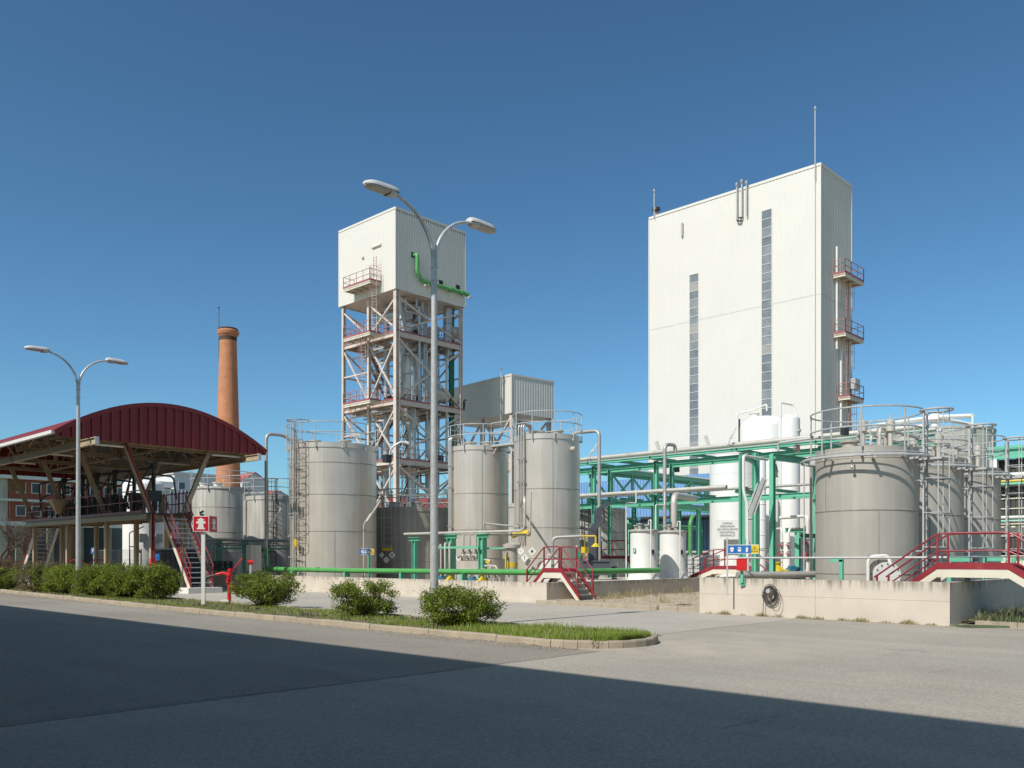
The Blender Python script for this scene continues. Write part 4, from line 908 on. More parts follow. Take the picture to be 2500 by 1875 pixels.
# light green-posted manifold in front of the middle tanks
t = thing('pipe_manifold', 'green posted manifold of thin beige pipes before the middle tanks', 'pipes', (25.5, 31, 0))
PX = {}
for px, zt, wd in ((1013, 2.48, .2), (1102, 2.56, .28), (1178, 2.56, .26)):
    a, b = pa(px, 25.5); PX[px] = b; MB().ib((a, b, 0), (a, b, zt-.12), wd, wd, .03, up=(0,1,0)).build('post', 'green_steel', t); MB().ib((a, b-.34, zt-.06), (a, b+.34, zt-.06), .16, .22).build('cross_arm', 'green_steel', t)
b1102, b1178 = PX[1102], PX[1178]
MB().beam((25.3, b1102+.5, 2.02), (25.3, b1178, 2.02), .09).beam((25.8, b1178, 1.98), (25.8, b1178-1.7, 1.98), .07).build('rail', 'green_steel', t)
bl, br = pa(1010, 25.6)[1], pa(1283, 25.6)[1]
vpipe(t, [(25.55, bl+.6, 2.66), (25.55, br, 2.66), (25.55, br, 4.0), (30.4, 28.5, 4.0)], .055, 'insulated', 'header_pipe', .3)
vpipe(t, [(25.75, b1102, 2.6), (25.75, br-.1, 2.5), (25.75, br-.15, 4.2)], .04, 'insulated', 'header_pipe', .2)
vpipe(t, [(26.2, b1102-1.3, 1.5), (26.2, b1102-1.3, 3.05), (26.2, br+.9, 2.85)], .04, 'pipe_grey', 'header_pipe', .15)
for i in range(3):
    b = b1102+.45-.28*i; vpipe(t, [(25.3, b+.6 if i == 0 else b, 2.2 if i else 1.3), (25.3, b, 2.2), (25.3, b, .8)], .04, 'insulated', 'drop_pipe', .12)
for i in range(6):
    b = b1102-.75-.38*i; vpipe(t, [(25.5, b, 2.55), (25.5, b, 1.75)] if i < 3 else [(25.5, b1178-.1, 1.75-.25*(i-3)), (25.5, b-.1, 1.75-.25*(i-3)), (25.5, b-.1, .9)], .045, 'insulated', 'drop_pipe', .16)
    valve(t, 25.5, b-(.1 if i > 2 else 0), 1.65 if i < 3 else .95, 1.25, 'insulated', 'pipe_grey', U)
vpipe(t, [(25.3, b1102-.5, .2), (25.3, b1102-.5, 1.1), (25.3, b1178+.1, 1.1)], .045, 'insulated', 'drop_pipe', .16)
for i in range(5): vpipe(t, [(25.2, b1178-.6-.35*i, .1), (25.2, b1178-.6-.35*i, .8)], .035, 'insulated', 'drop_pipe')
MB().beam((25.48, b1178-.5, 1.42), (25.48, b1178-.25, 1.42), .1).beam((25.3, b1178-1.55, 1.0), (25.3, b1178-1.55, 1.75), .06).build('yellow_sleeve', 'yellow_paint', t)
c = pa(1249, 25.7); t = thing('filter_vessel', 'upright grey filter vessel with a wide lid in front of the taller middle tank', 'vessel', (*c, 0))
MB().lathe((*c, 0), [(.25, .1), (.25, 1.95), (.36, 1.98), (.36, 2.12), (.28, 2.14), (.1, 2.22)], 20).build('body', 'steel_tank', t); MB().cyl((*c, 2.2), (*c, 2.6), .03, 6).build('fitting', 'pipe_grey', t); MB().box(c[0]-.32, c[0]-.24, c[1]-.05, c[1]+.2, 1.55, 1.85).build('instrument', 'pipe_grey', t)
MB().lathe((*c, 1.2), [(.256, 0), (.256, .2)], 20).build('band', 'yellow_paint', t)
c = pa(1288, 27.6); m = MB(); m.tube([(c[0], c[1]+.85, 2.55), (c[0]-.05, c[1]+.4, 2.66), (c[0], c[1]-.1, 2.62)], .13, 10); tag(m.build('hose_cover', 'yellow_paint'), 'yellow hose cover above the hazard diamonds of the taller middle tank', 'hose')
def diamond(px, py, a, s, label, sym='flame'):
    x, y = pa(px, a); z = zz(py, dep((x, y))); t = thing('hazard_sign', label, 'hazard sign', (x, y, z), -pi/2+.55, 'white hazard diamonds on the tanks')
    MB().prism([(0, -s), (s, 0), (0, s), (-s, 0)], -.006, .006).build('plate', 'white_paint', t, local=True, smooth=False)
    k = s*.5
    if sym == 'flame': MB().prism([(-.5*k,-.4*k),(-.6*k,.1*k),(-.3*k,.5*k),(0,.95*k),(.1*k,.5*k),(.45*k,.55*k),(.6*k,0),(.4*k,-.45*k)], -.012, -.007).build('flame_symbol', 'black', t, local=True, smooth=False); MB().box(-.6*k, .6*k, -.012, -.007, -.75*k, -.6*k).build('line_symbol', 'black', t, local=True, smooth=False)
    elif sym == '!': MB().prism([(-.16*k,.9*k),(.16*k,.9*k),(.1*k,-.3*k),(-.1*k,-.3*k)], -.012, -.007).box(-.14*k, .14*k, -.012, -.007, -.8*k, -.52*k).build('exclamation_symbol', 'black', t, local=True, smooth=False)
    else: MB().box(-.5*k, .3*k, -.012, -.007, -.12*k, .08*k).build('mark', 'black', t, local=True, smooth=False)
for d in ((1119, 1361, 29.9, .19, 'white flame diamond on the tank left of the filter vessel', 'flame'), (1271, 1345, 30.2, .2, 'white diamond with a faint mark, upper left on the taller middle tank', '-'), (1281, 1362, 30.2, .2, 'white diamond with an exclamation mark on the taller middle tank', '!'), (1299, 1346, 30.3, .2, 'white flame diamond right of the exclamation diamond on the taller middle tank', 'flame'),
          (932, 1355, 29.6, .17, 'shaded white diamond with a faint mark on the dark tank', '-'), (943, 1367, 29.6, .19, 'shaded white exclamation diamond on the dark tank', '!'), (957, 1355, 29.6, .19, 'shaded white flame diamond on the dark tank', 'flame')): diamond(*d)
x, y = pa(945, 29.6); m = MB(); m.box(-.32, .32, -.01, .01, -.08, .08); t = tag(m.build('name_plate', 'yellow_paint', local=True), 'yellow plate above the diamonds on the dark tank', 'plate'); t.location = (x, y, zz(1341, dep((x, y)))); t.rotation_euler = (0, 0, -pi/2+.4)
x, y = pa(721, 24.3); m = MB(); m.box(-.18, .18, -.01, .01, -.2, .2); t = tag(m.build('name_plate', 'yellow_paint', local=True), 'yellow plate on the left edge of the widest steel tank', 'plate'); t.location = (x, y, zz(1326, dep((x, y)))); t.rotation_euler = (0, 0, -pi/2-.2)

def pump(loc, rz, label, motor='motor_blue', sc=1.):
    t = thing('pump', label, 'pump', loc, rz, 'yellow pumps with motors'); t.scale = (sc,)*3
    MB().box(-.75, .6, -.2, .2, 0, .08).build('base_plate', 'dark_steel', t, local=True)
    m = MB(); m.tube([(-.62, 0, .34), (-.56, 0, .34), (-.54, 0, .34), (-.36, 0, .34), (-.34, 0, .34), (-.3, 0, .34)], [.13, .13, .25, .25, .15, .12], 18).cyl((-.45, 0, .34), (-.45, 0, .74), .1, 12).cyl((-.45, 0, .7), (-.45, 0, .75), .16, 12).cyl((-.8, 0, .34), (-.6, 0, .34), .09, 12); m.build('casing', 'yellow_paint', t, local=True)
    MB().cyl((-.3, 0, .34), (-.02, 0, .34), .11, 14).build('coupling_guard', 'yellow_paint', t, local=True)
    m = MB(); m.cyl((0, 0, .34), (.52, 0, .34), .17, 18).cyl((.52, 0, .34), (.58, 0, .34), .19, 18)
    for i in range(16): an = 2*pi*i/16; m.beam((.04, .18*cos(an), .34+.18*sin(an)), (.5, .18*cos(an), .34+.18*sin(an)), .012, .03)
    m.box(.1, .34, -.1, .1, .5, .6); m.build('motor', motor, t, local=True)
    return t
p = pa(1085, 24.9); pump1 = pump((p[0], p[1], .3), pi/2, 'blue and yellow pump between the two green posts behind the green main', 'motor_blue', .85)
p = pa(1162, 24.9); dup(pump1, (p[0], p[1], .3), 'yellow pump right beside the taller green post behind the green main', pi/2)
# work lights on bent poles
def work_light(px, Y, pyb, pym, x1, y1, label, r=.03, zb=None, dY=.0, w=.1):
    p = at(px, Y); z0 = zb if zb is not None else zz(pyb, Y); zm = zz(pym, Y); e = P(x1, y1, Y+dY)
    t = thing('work_light', label, 'light', (p[0], p[1], z0), 0, 'slanted tube lights on poles')
    MB().tube(fillet([(*p, z0), (*p, zm), Vector((*p, zm))*.55+Vector(e)*.45], .15), r, 8).build('pole', 'galvanised', t)
    a, b = Vector((*p, zm))*.88+Vector(e)*.12, Vector(e); u = Vector((cT, -sT, 0))
    h = MB().beam(a+u*.06, b+u*.06, w*1.5, w*.55, (0,0,1)).build('housing', 'white_paint', t); MB().beam(a+u*.06-Vector((sT,cT,0))*w*.45, b+u*.06-Vector((sT,cT,0))*w*.45, w*.8, w*.3).build('tube', 'cream_paint', h)
    MB().ring((p[0], p[1], zm-.25), .09, .012, 12, 4).build('cable_loop', 'cable', t)
work_light(888, 39.5, 1412, 1280, 926, 1222, 'slanted tube light on a pole in front of the widest steel tank', .03, .03)
work_light(653, 44.6, 1380, 1289, 684, 1241, 'slanted tube light fixed to the riser left of the widest steel tank', .02)
work_light(1440, 37, 1130, 1108, 1455, 1084, 'slanted tube light against the sky right of the taller middle tank', .025)
work_light(1780, 46, 1092, 1075, 1794, 1042, 'slanted tube light on a thin pole before the white building', .025)
def ppe_sign(px, py, a, wd, ht, label, post=True, rz=FACE, zb=0):
    x, y = pa(px, a); z = zz(py, dep((x, y))); t = thing('safety_sign', label, 'sign', (x, y, z), rz, 'blue and yellow safety signs')
    MB().box(-wd/2, wd/2, -.01, .01, -ht/2, ht/2).build('board', 'white_paint', t, local=True, smooth=False)
    s = ht*.435; 
    for i in range(4):
        X = -wd/2+wd*(i+.5)/4*.985+.004; f = MB().box(X-s*1.0, X+s*1.0, -.014, -.0105, -s, s).build('field', 'yellow_paint' if i == 3 else 'blue_paint', t, local=True, smooth=False)
        if i < 3:
            pass
            if i == 0: pl = [(-.5,-.05),(-.45,.3),(-.2,.5),(.2,.5),(.45,.3),(.5,-.05)]; q2 = [(-.35,-.12),(.35,-.12),(.3,-.5),(0,-.65),(-.3,-.5)]
            elif i == 1: pl = [(-.45,.2),(-.3,.5),(.3,.5),(.45,.2)]; q2 = [(-.45,-.02),(.45,-.02),(.4,-.3),(.2,-.6),(-.2,-.6),(-.4,-.3)]
            else: pl = [(-.3,-.6),(.2,-.6),(.22,-.1),(.34,.1),(.28,.2),(.16,.1),(.14,.55),(-.24,.5)]; q2 = [(-.36,-.72),(.24,-.72),(.24,-.64),(-.36,-.64)]
            MB().prism([(X+u*s, v*s) for u, v in pl], -.0175, -.0145).prism([(X+u*s, v*s) for u, v in q2], -.0175, -.0145).build('pictogram', 'white_paint', f, local=True, smooth=False)
        else:
            k = s*.85; MB().prism([(X-k, -k*.75), (X+k, -k*.75), (X, k*.9)], -.0155, -.0142).build('triangle', 'black', f, local=True, smooth=False)
            MB().prism([(X-k*.78, -k*.62), (X+k*.78, -k*.62), (X, k*.66)], -.0175, -.0156).build('triangle_field', 'yellow_paint', f, local=True, smooth=False)
            MB().prism([(X-k*.09, k*.3), (X+k*.09, k*.3), (X+k*.05, -k*.2), (X-k*.05, -k*.2)], -.0195, -.0176).box(X-k*.08, X+k*.08, -.0195, -.0176, -k*.5, -k*.34).build('exclamation_symbol', 'black', f, local=True, smooth=False)
    return t
def ring2(cx, cz, r0, r1, y, n=24):
    vs = []
    for i in range(n): an = 2*pi*i/n; vs += [(cx+r0*cos(an), y, cz+r0*sin(an)), (cx+r1*cos(an), y, cz+r1*sin(an))]
    return vs, [(2*i, (2*i+2) % (2*n), (2*i+3) % (2*n), 2*i+1) for i in range(n)]
t = ppe_sign(896, 1347, 24.2, .56, .28, 'small blue and yellow safety board in front of the widest steel tank')
z0 = t.location.z; MB().box(.02, .12, .02, .12, -z0, .05).build('post', 'green_steel', t, local=True); MB().box(-.2, -.1, .05, .1, -z0+.05, -.95).build('stake', 'white_paint', t, local=True)

# ------------------------------------------------------------------ open steel tower carrying a clad box
TA0, TA1, TB0, TB1 = 51.8, 60.7, 64.5, 73.5; ZB, ZT = 26.6, 34.2
tw = thing('steel_tower', 'tall open cream steel tower carrying a white ribbed box on top', 'tower', (56, 69, 0))
m = MB(); m.clad((TA0, TB1), (TA0, TB0), ZB, ZT, (-1, 0), .32, .022).clad((TA0, TB0), (TA1, TB0), ZB, ZT, (0, -1), .3, .05).clad((TA1, TB0), (TA1, TB1), ZB, ZT, (1, 0), .32, .045).clad((TA1, TB1), (TA0, TB1), ZB, ZT, (0, 1), .32, .045)
bx = m.build('cladding', 'white_clad', tw, smooth=False)
MB().box(TA0+.05, TA1-.05, TB0+.05, TB1-.05, ZT-.35, ZT-.05).build('box_roof', 'galvanised', bx, smooth=False)
MB().box(TA0+.06, TA1-.06, TB0+.06, TB1-.06, ZB+.1, ZB+.25).build('box_floor', 'cream_steel', bx, smooth=False)
m = MB()
for p, q in (((TA0, TB0), (TA1, TB0)), ((TA0, TB0), (TA0, TB1)), ((TA1, TB0), (TA1, TB1)), ((TA0, TB1), (TA1, TB1))): m.beam((*p, ZT-.07), (*q, ZT-.07), .07, .2)
m.beam((TA0-.0, TB0, ZB), (TA0, TB0, ZT-.2), .07).beam((TA1, TB0, ZB), (TA1, TB0, ZT-.2), .07).beam((TA0, TB1, ZB), (TA0, TB1, ZT-.2), .07); m.build('flashing', 'white_clad', bx, smooth=False)
ca, cb = (TA0+.35, (TA0+TA1)/2, TA1-.35), (TB0+.3, 69, TB1-.35)
for i, a in enumerate(ca):
    for j, b in enumerate(cb):
        if i == 1 and j < 2: continue
        w_ = .44 if (i, j) == (0, 0) else .32; MB().ib((a, b, 0), (a, b, ZB+.1), w_, w_*.9, .05, up=(0,1,0) if False else (1,0,0)).build('column', 'cream_steel', tw)
LV = [22.75, 16.35, 10.75, 5.2]; lev = [0]+LV[::-1]+[ZB]
LV = [22.75, 16.35, 10.75, 5.2]
for z in LV:
    m = MB()
    for b in cb: m.ib((ca[0], b, z-.24), (ca[2], b, z-.24), .4, .2, .03)
    for a in ca: m.ib((a, cb[0], z-.24), (a, cb[2], z-.24), .4, .2, .03)
    for k in range(1, 6): a = ca[0]+(ca[2]-ca[0])*k/6; m.ib((a, cb[0], z-.16), (a, cb[2], z-.16), .2, .12, .03)
    fl = m.build('floor_beam', 'cream_steel', tw)
    MB().box(TA0+.3, TA1-.2, TB0+.2, TB0+3.0, z-.05, z).box(TA0+.3, TA0+2.6, TB0+3.0, TB1-.3, z-.05, z).box(TA1-2.2, TA1-.2, TB0+3.0, TB1-.3, z-.05, z).build('grating', 'galvanised', fl)
    for p, q in (((TA0+.25, TB0+.2), (TA1-.2, TB0+.2)), ((TA0+.25, TB0+.2), (TA0+.25, TB1-.2)), ((TA1-.2, TB0+.2), (TA1-.2, TB1-.2)), ((TA0+.25, TB1-.2), (TA1-.2, TB1-.2))):
        rail_line([p, q], z, 1.1, .02, 1.4).build('railing', 'rust_red', tw); MB().beam((*p, z+.08), (*q, z+.08), .04, .15).build('kick_plate', 'faded_red', tw)
def xb(p, q, z0, z1, w=.15):
    MB().beam((*p, z0), (*q, z1), w, w).build('brace', 'cream_steel', tw); MB().beam((p[0]+.003, p[1]+.004, z1), (q[0]+.003, q[1]+.004, z0), w*.98, w*.98).build('brace', 'cream_steel', tw)
ZS = [0]+LV[::-1]+[ZB]
for z0, z1 in zip(ZS[:-1], ZS[1:]):
    z0 += .2; z1 -= .6
    xb((ca[0], cb[0]), (ca[0], cb[1]), z0, z1); MB().beam((ca[0], cb[1], z0), (ca[0], cb[2], z1), .14).build('brace', 'cream_steel', tw)
    xb((ca[0]+.2, cb[0]), (ca[2], cb[0]), z0, z1); xb((ca[2], cb[0]), (ca[2], cb[2]), z0, z1, .14); MB().beam((ca[0], cb[2], z1), (ca[2], cb[2], z0), .14).build('brace', 'cream_steel', tw)
# balconies and ladders on the left face
BA0, BA1, BB0, BB1 = 50.5, TA0, 66.7, 70.9
for i, z in enumerate((27.6, 22.75, 16.35)):
    MB().box(BA0, BA1-.02, BB0, BB1, z-.09, z).build('balcony_floor', 'cream_steel', tw)
    m = MB(); m.ib((BA0+.06, BB0, z-.2), (BA0+.06, BB1, z-.2), .22, .12, .03)
    for k in range(5): b = BB0+.1+(BB1-BB0-.2)*k/4; m.ib((BA0, b, z-.2), (BA1, b, z-.2), .2, .1, .03)
    m.build('balcony_beam', 'cream_paint', tw)
    MB().beam((BA0, BB0, z+.08), (BA0, BB1, z+.08), .03, .16).beam((BA0, BB0, z+.08), (BA1, BB0, z+.08), .03, .16).build('kick_plate', 'faded_red', tw)
    rail_line([(BA1, BB1), (BA0, BB1), (BA0, BB0), (BA1, BB0)], z, 1.1, .02, 1.2).build('railing', 'rust_red', tw)
for b, z0, z1 in ((66.9, 22.75, 28.9), (68.6, 16.35, 23.9), (70.2, 10.75, 17.5)):
    ladder(tw, (BA0+.75, b), 0, U+.6, z0, z1, z0+2.3, 'cream_paint', nv=6, cmt='rust_red')
ladder(tw, (TA0-.35, 66.9), 0, U, 27.6, 30.0, None, 'rust_red', False)
MB().box(TA0-.03, TA0+.02, 69.0, 69.9, 27.6, 29.75).build('door', 'white_clad', bx, smooth=False)
for b0, b1, z in ((69.3, 69.6, 30.6), (66.6, 68.0, 31.2)): MB().tube([(TA0-.06, b0, z), (TA0-.06, b1, z)], .11, 8).build('light_fitting', 'cream_paint', bx)
for a, z in ((56.0, 27.2), (58.0, 28.3), (59.8, 29.0)) if False else (): pass
a0 = pb(1012, TB0)[0]
for px, py, s in ((1010, 623, .30), (1076, 689, .24), (1118, 701, .24)):
    a, b = pb(px, TB0); z = zz(py, dep((a, b))); MB().box(a-s, a+s, TB0-.02, TB0+.01, z-s*.8, z+s*.8).build('wall_opening', 'black', bx, smooth=False)
for px, py in ((1037, 697), (1142, 727)):
    a, b = pb(px, TB0); z = zz(py, dep((a, b))); MB().beam((a, TB0, z), (a, TB0-.55, z), .14).build('pipe_bracket', 'cream_paint', bx)
pts = [P(1013, 623, dep(pb(1013, TB0-.1))), P(1013, 623, dep(pb(1013, TB0-.45))), P(1014, 668, dep(pb(1014, TB0-.45))), P(1030, 683, dep(pb(1030, TB0-.45))), P(1140, 718, dep(pb(1140, TB0-.45)))]
e = pts[-1]; zc = e[2]; pts = [(pts[0][0], TB0+.1, pts[0][2]), (pts[0][0], TB0-.42, pts[0][2]), (pts[0][0]+.02, TB0-.42, zc+.7), (pts[0][0]+.6, TB0-.42, zc), (e[0], TB0-.42, zc)]
t = thing('pipe', 'bright green pipe running across the right face of the tower box', 'pipe', pts[0]); MB().tube(fillet(pts, .3), .19, 12).build('pipe', 'green_pipe', t)
for f in (.62, .88): x = pts[3][0]+(pts[4][0]-pts[3][0])*f; MB().tube([(x-.12, TB0-.42, zc), (x+.12, TB0-.42, zc)], .27, 12).build('flange', 'green_pipe', t)
MB().tube([(e[0]-.02, TB0-.42, zc), (e[0]+.12, TB0-.42, zc)], .25, 12).build('flange', 'green_pipe', t)
x, y = pb(1117, TB1-2) ; t = tag(MB().tube([(60.2, 66.0, 5), (60.2, 66.0, 26.8)], .3, 12).build('downpipe', 'shaded_green'), 'shaded green vertical pipe beside the right rear leg of the steel tower', 'pipe')
# process vessels inside
def column_vessel(a, b, r, z0, z1, label, mt='vessel', rb=None):
    t = thing('process_column', label, 'vessel', (a, b, z0), 0, 'tall vessels inside the steel tower')
    pr = [(r*.5, z0), (r*.5, z0+1.8), (r, z0+3.0), (r, z1)] if rb else [(r, z0), (r, z1)]
    MB().lathe((a, b, 0), pr, 32).build('shell', mt, t)
    m = MB(); z = z0+3.2
    while z < z1: m.lathe((a, b, z), [(r+.002, -.03), (r+.02, 0), (r+.002, .03)], 32); z += 2.1
    m.build('band', 'dark_steel', t); return t
column_vessel(56.6, 67.9, .88, 12.3, 26.6, 'wider silver column inside the tower, behind the front leg', rb=1)
column_vessel(58.5, 67.0, .72, 8.0, 24.5, 'second silver column inside the tower just left of the lamp pole')
column_vessel(56.4, 67.6, .42, 4.0, 12.3, 'slim lower silver column below the wider one inside the tower')
column_vessel(54.6, 69.4, .3, 0, 26.5, 'slim grey stack at the left inside the tower')
column_vessel(54.2, 66.3, .26, 20.5, 26.6, 'short silver pipe under the box right of the front leg')
column_vessel(59.6, 65.9, .45, 21.8, 26.6, 'short silver pipe under the box near the rear right leg')
column_vessel(55.3, 66.0, .2, 10.8, 20, 'thin pale vertical pipe right of the tower front leg')
for a, b, z, L, r, lb in ((58.3, 65.6, 17.6, 1.4, .75, 'short horizontal drum on the second tower floor'), (60.3, 65.6, 24.2, 1.0, .6, 'short horizontal drum by the rear right leg on the top floor')):
    tag(MB().tube([(a-L*.6, b, z), (a-L*.5, b, z), (a+L*.5, b, z), (a+L*.6, b, z)], [r*.6, r, r, r*.6], 20).build('drum', 'insulated'), lb, 'drum')
t = thing('duct', 'wide horizontal grey duct just under the tower box', 'duct', (54.5, 69, 25.2)); MB().tube([(54.5, 70.5, 25.4), (54.9, 68, 25.4), (56, 67, 25.4)], .6, 16).build('duct_pipe', 'vessel', t); MB().tube([(57.2, 66.4, 25.3), (56, 66.6, 25.3)], .62, 16).build('end_cap', 'insulated', t)
for i, (a, b, z) in enumerate(((55.5, 66.2, 22.8), (53.6, 68, 16.4), (54.3, 67.2, 16.4), (57.8, 65.4, 10.8), (60.3, 64.9, 16.4), (53.8, 67, 10.8), (55, 66, 16.4))):
    t = thing('valve_group', ['dark valve cluster on the top tower floor', 'valve cluster at the left of the second tower floor', 'valve cluster behind the front leg on the second floor', 'dark valve cluster on the third tower floor right side', 'dark valve cluster by the right rear corner of the second floor', 'valve cluster left on the third tower floor', 'pale valve cluster right of the front leg on the second floor'][i], 'valves', (a, b, z), 0, 'valve clusters on the tower floors')
    for k in range(4): vpipe(t, [(a+.3*k, b+.1*k, z), (a+.3*k, b+.1*k, z+.9+.2*(k % 2)), (a+.3*k+.3, b+.3, z+.9+.2*(k % 2))], .07, 'insulated' if i % 2 else 'dark_steel'); valve(t, a+.3*k, b+.1*k, z+.6, 1.5, 'dark_steel', 'dark_steel', U)
for i, (a, b0, b1, z) in enumerate(((56.8, 65.3, 73, 21.9), (58.9, 65, 72, 15.6), (55.2, 65.2, 73, 9.9))):
    tag(MB().tube([(a, b0, z), (a, b1, z)], .16, 8).build('pipe', 'insulated'), ['pale horizontal pipe under the top tower floor', 'pale horizontal pipe under the second tower floor', 'pale horizontal pipe under the third tower floor'][i], 'pipe')
for i, (z0, z1) in enumerate(((5.2, 10.75), (10.75, 16.35), (16.35, 22.75))):
    t = thing('inner_stair', ['dark stair inside the tower up to the third floor', 'dark stair inside the tower up to the second floor', 'dark stair inside the tower up to the top floor'][i], 'stair', (58, 70, z0), 0, 'stairs inside the tower')
    b0, b1 = (72, 68.2) if i % 2 == 0 else (72, 68.2)
    for a in (57.2, 58.1): MB().ribbon([(b0, z0), (b1, z1)], a-.03, a+.03, -.15, .1).build('stringer', 'dark_steel', t); MB().tube([(a, b0, z0+1.1), (a, b1, z1+1.1)], .03, 5).tube([(a, b0, z0+.6), (a, b1, z1+.6)], .025, 5).build('handrail', 'anthracite', t)
    for k in range(1, 22): f = k/22; MB().box(57.2, 58.1, b0+(b1-b0)*f-.12, b0+(b1-b0)*f+.12, z0+(z1-z0)*f-.03, z0+(z1-z0)*f).build('tread', 'dark_steel', t)
p = P(945, 1120, 79); t = thing('lamp', 'gooseneck lamp on a grey pole in front of the tower leg', 'light', p, 0); q = P(952, 1200, 79)
MB().tube(fillet([q, P(952, 1095, 79), P(978, 1079, 79), P(990, 1080, 79)], .5), .09, 8).build('pole', 'galvanised', t); MB().tube([P(988, 1079, 79), P(998, 1083, 79)], [.16, .13], 10).build('lamp_head', 'lamp_shell', t); a = Vector(p); MB().box(a.x-.3, a.x+.3, a.y-.3, a.y+.3, a.z-.35, a.z+.35).build('floodlight', 'black', t)
rp = random.Random(17)
for i in range(18):
    a, b = rp.uniform(52.6, 60), rp.choice((rp.uniform(64.9, 66.2), rp.uniform(66.5, 72.8))); lv = rp.choice(((0, 10.7), (5.2, 16.3), (10.8, 22.7), (16.4, 26.5))); r = rp.choice((.07, .09, .12, .16)); k = rp.uniform(-1.6, 1.6)
    t = thing('thin_pipe', 'one of many thin pipes running up between the floors inside the steel tower', 'pipe', (a, b, lv[0]), 0, 'thin pipes inside the steel tower'); zb = lv[1]-rp.uniform(.8, 2.2)
    MB().tube(fillet([(a, b, lv[0]), (a, b, zb), (a+k, b+.3, zb), (a+k, b+.3, lv[1])], .3), r, 7).build('pipe', rp.choice(('insulated', 'vessel', 'pipe_grey', 'insulated')), t)
for z in (2.6, 8.0, 13.6, 19.5):
    m = MB()
    for b in cb[1:]: m.beam((ca[0], b, z), (ca[2], b, z), .16)
    m.beam((ca[2], cb[0], z), (ca[2], cb[2], z), .16).beam((ca[0], cb[1], z), (ca[0], cb[2], z), .13); m.build('tie_beam', 'cream_steel', tw)
    for q in range(5): a = 53+q*1.6; MB().beam((a, cb[0]+.2, z+2.0), (a, cb[2], z+2.0), .09, .16).build('joist', 'cream_steel', tw)
for i, (z0, z1) in enumerate(((5.2, 10.75), (10.75, 16.35), (16.35, 22.75))):
    t = thing('cross_stair', ['rusty stair behind the front leg up to the third floor', 'rusty stair behind the front leg up to the second floor', 'rusty stair behind the front leg up to the top floor'][i], 'stair', (56, 71, z0), 0, 'rusty stairs inside the tower'); a0, a1 = (53.4, 57.6) if i % 2 else (57.6, 53.4)
    for b in (71.2, 72.1): MB().beam((a0, b, z0), (a1, b, z1), .06, .26).build('stringer', 'rust_red', t); MB().tube([(a0, b, z0+1.0), (a1, b, z1+1.0)], .03, 5).build('handrail', 'rust_red', t)
    for k in range(1, 20): f = k/20; MB().box(a0+(a1-a0)*f-.12, a0+(a1-a0)*f+.12, 71.2, 72.1, z0+(z1-z0)*f-.03, z0+(z1-z0)*f).build('tread', 'galvanised', t)
# second, lower clad box on legs
B2 = (66.0, 72.0, 63.1, 73.8, 16.5, 20.5)
t2 = thing('steel_tower', 'shorter legged tower with a small white ribbed box, right behind the tall one', 'tower', (69, 68, 0)); A0, A1, C0, C1, Z0, Z1 = B2
m = MB(); m.clad((A0, C1), (A0, C0), Z0, Z1, (-1, 0), .36, .05).clad((A0, C0), (A1, C0), Z0, Z1, (0, -1), .36, .03).clad((A1, C0), (A1, C1), Z0, Z1, (1, 0), .36, .05).clad((A1, C1), (A0, C1), Z0, Z1, (0, 1), .36, .05); bx = m.build('cladding', 'white_clad', t2, smooth=False)
MB().box(A0+.06, A1-.06, C0+.06, C1-.06, Z1-.3, Z1-.05).box(A0+.06, A1-.06, C0+.06, C1-.06, Z0+.05, Z0+.2).build('box_roof', 'galvanised', bx, smooth=False)
m = MB(); m.beam((A0, C0, Z1-.05), (A0, C1, Z1-.05), .08, .2).beam((A0, C0, Z1-.05), (A1, C0, Z1-.05), .08, .2).beam((A0, C0, Z0), (A0, C0, Z1), .09); m.build('flashing', 'white_clad', bx, smooth=False)
for a in (A0+.4, A1-.4):
    for b in (C0+.4, (C0+C1)/2, C1-.4): MB().ib((a, b, 0), (a, b, Z0), .4, .36, .05, up=(1,0,0)).build('column', 'cream_steel', t2)
for z0, z1 in ((11.2, 16.3), (6, 11.2), (.5, 6)):
    for b0, b1 in ((C0+.4, (C0+C1)/2), ((C0+C1)/2, C1-.4)):
        for p, q in ((b0, b1), (b1, b0)): MB().beam((A0+.4, p, z0), (A0+.4, q, z1), .2).build('brace', 'cream_steel', t2)
    for p, q in ((A0+.4, A1-.4), (A1-.4, A0+.4)): MB().beam((p, C0+.4, z0), (q, C0+.4, z1), .2).build('brace', 'cream_steel', t2)
    MB().ib((A0+.4, C0+.4, z0), (A0+.4, C1-.4, z0), .35, .2, .04).ib((A0+.4, C0+.4, z0), (A1-.4, C0+.4, z0), .35, .2, .04).build('beam', 'cream_steel', t2)
MB().tube([(A0-.1, 64.7, 15), (A0-.1, 64.7, 21.4)], .05, 6).ring((A0-.1, 64.7, 21.3), .12, .04, 10, 5).build('lightning_rod', 'galvanised', bx)
t2.rotation_euler = (0, 0, -radians(6)); t2.location = (69.35, 67.55, 0)
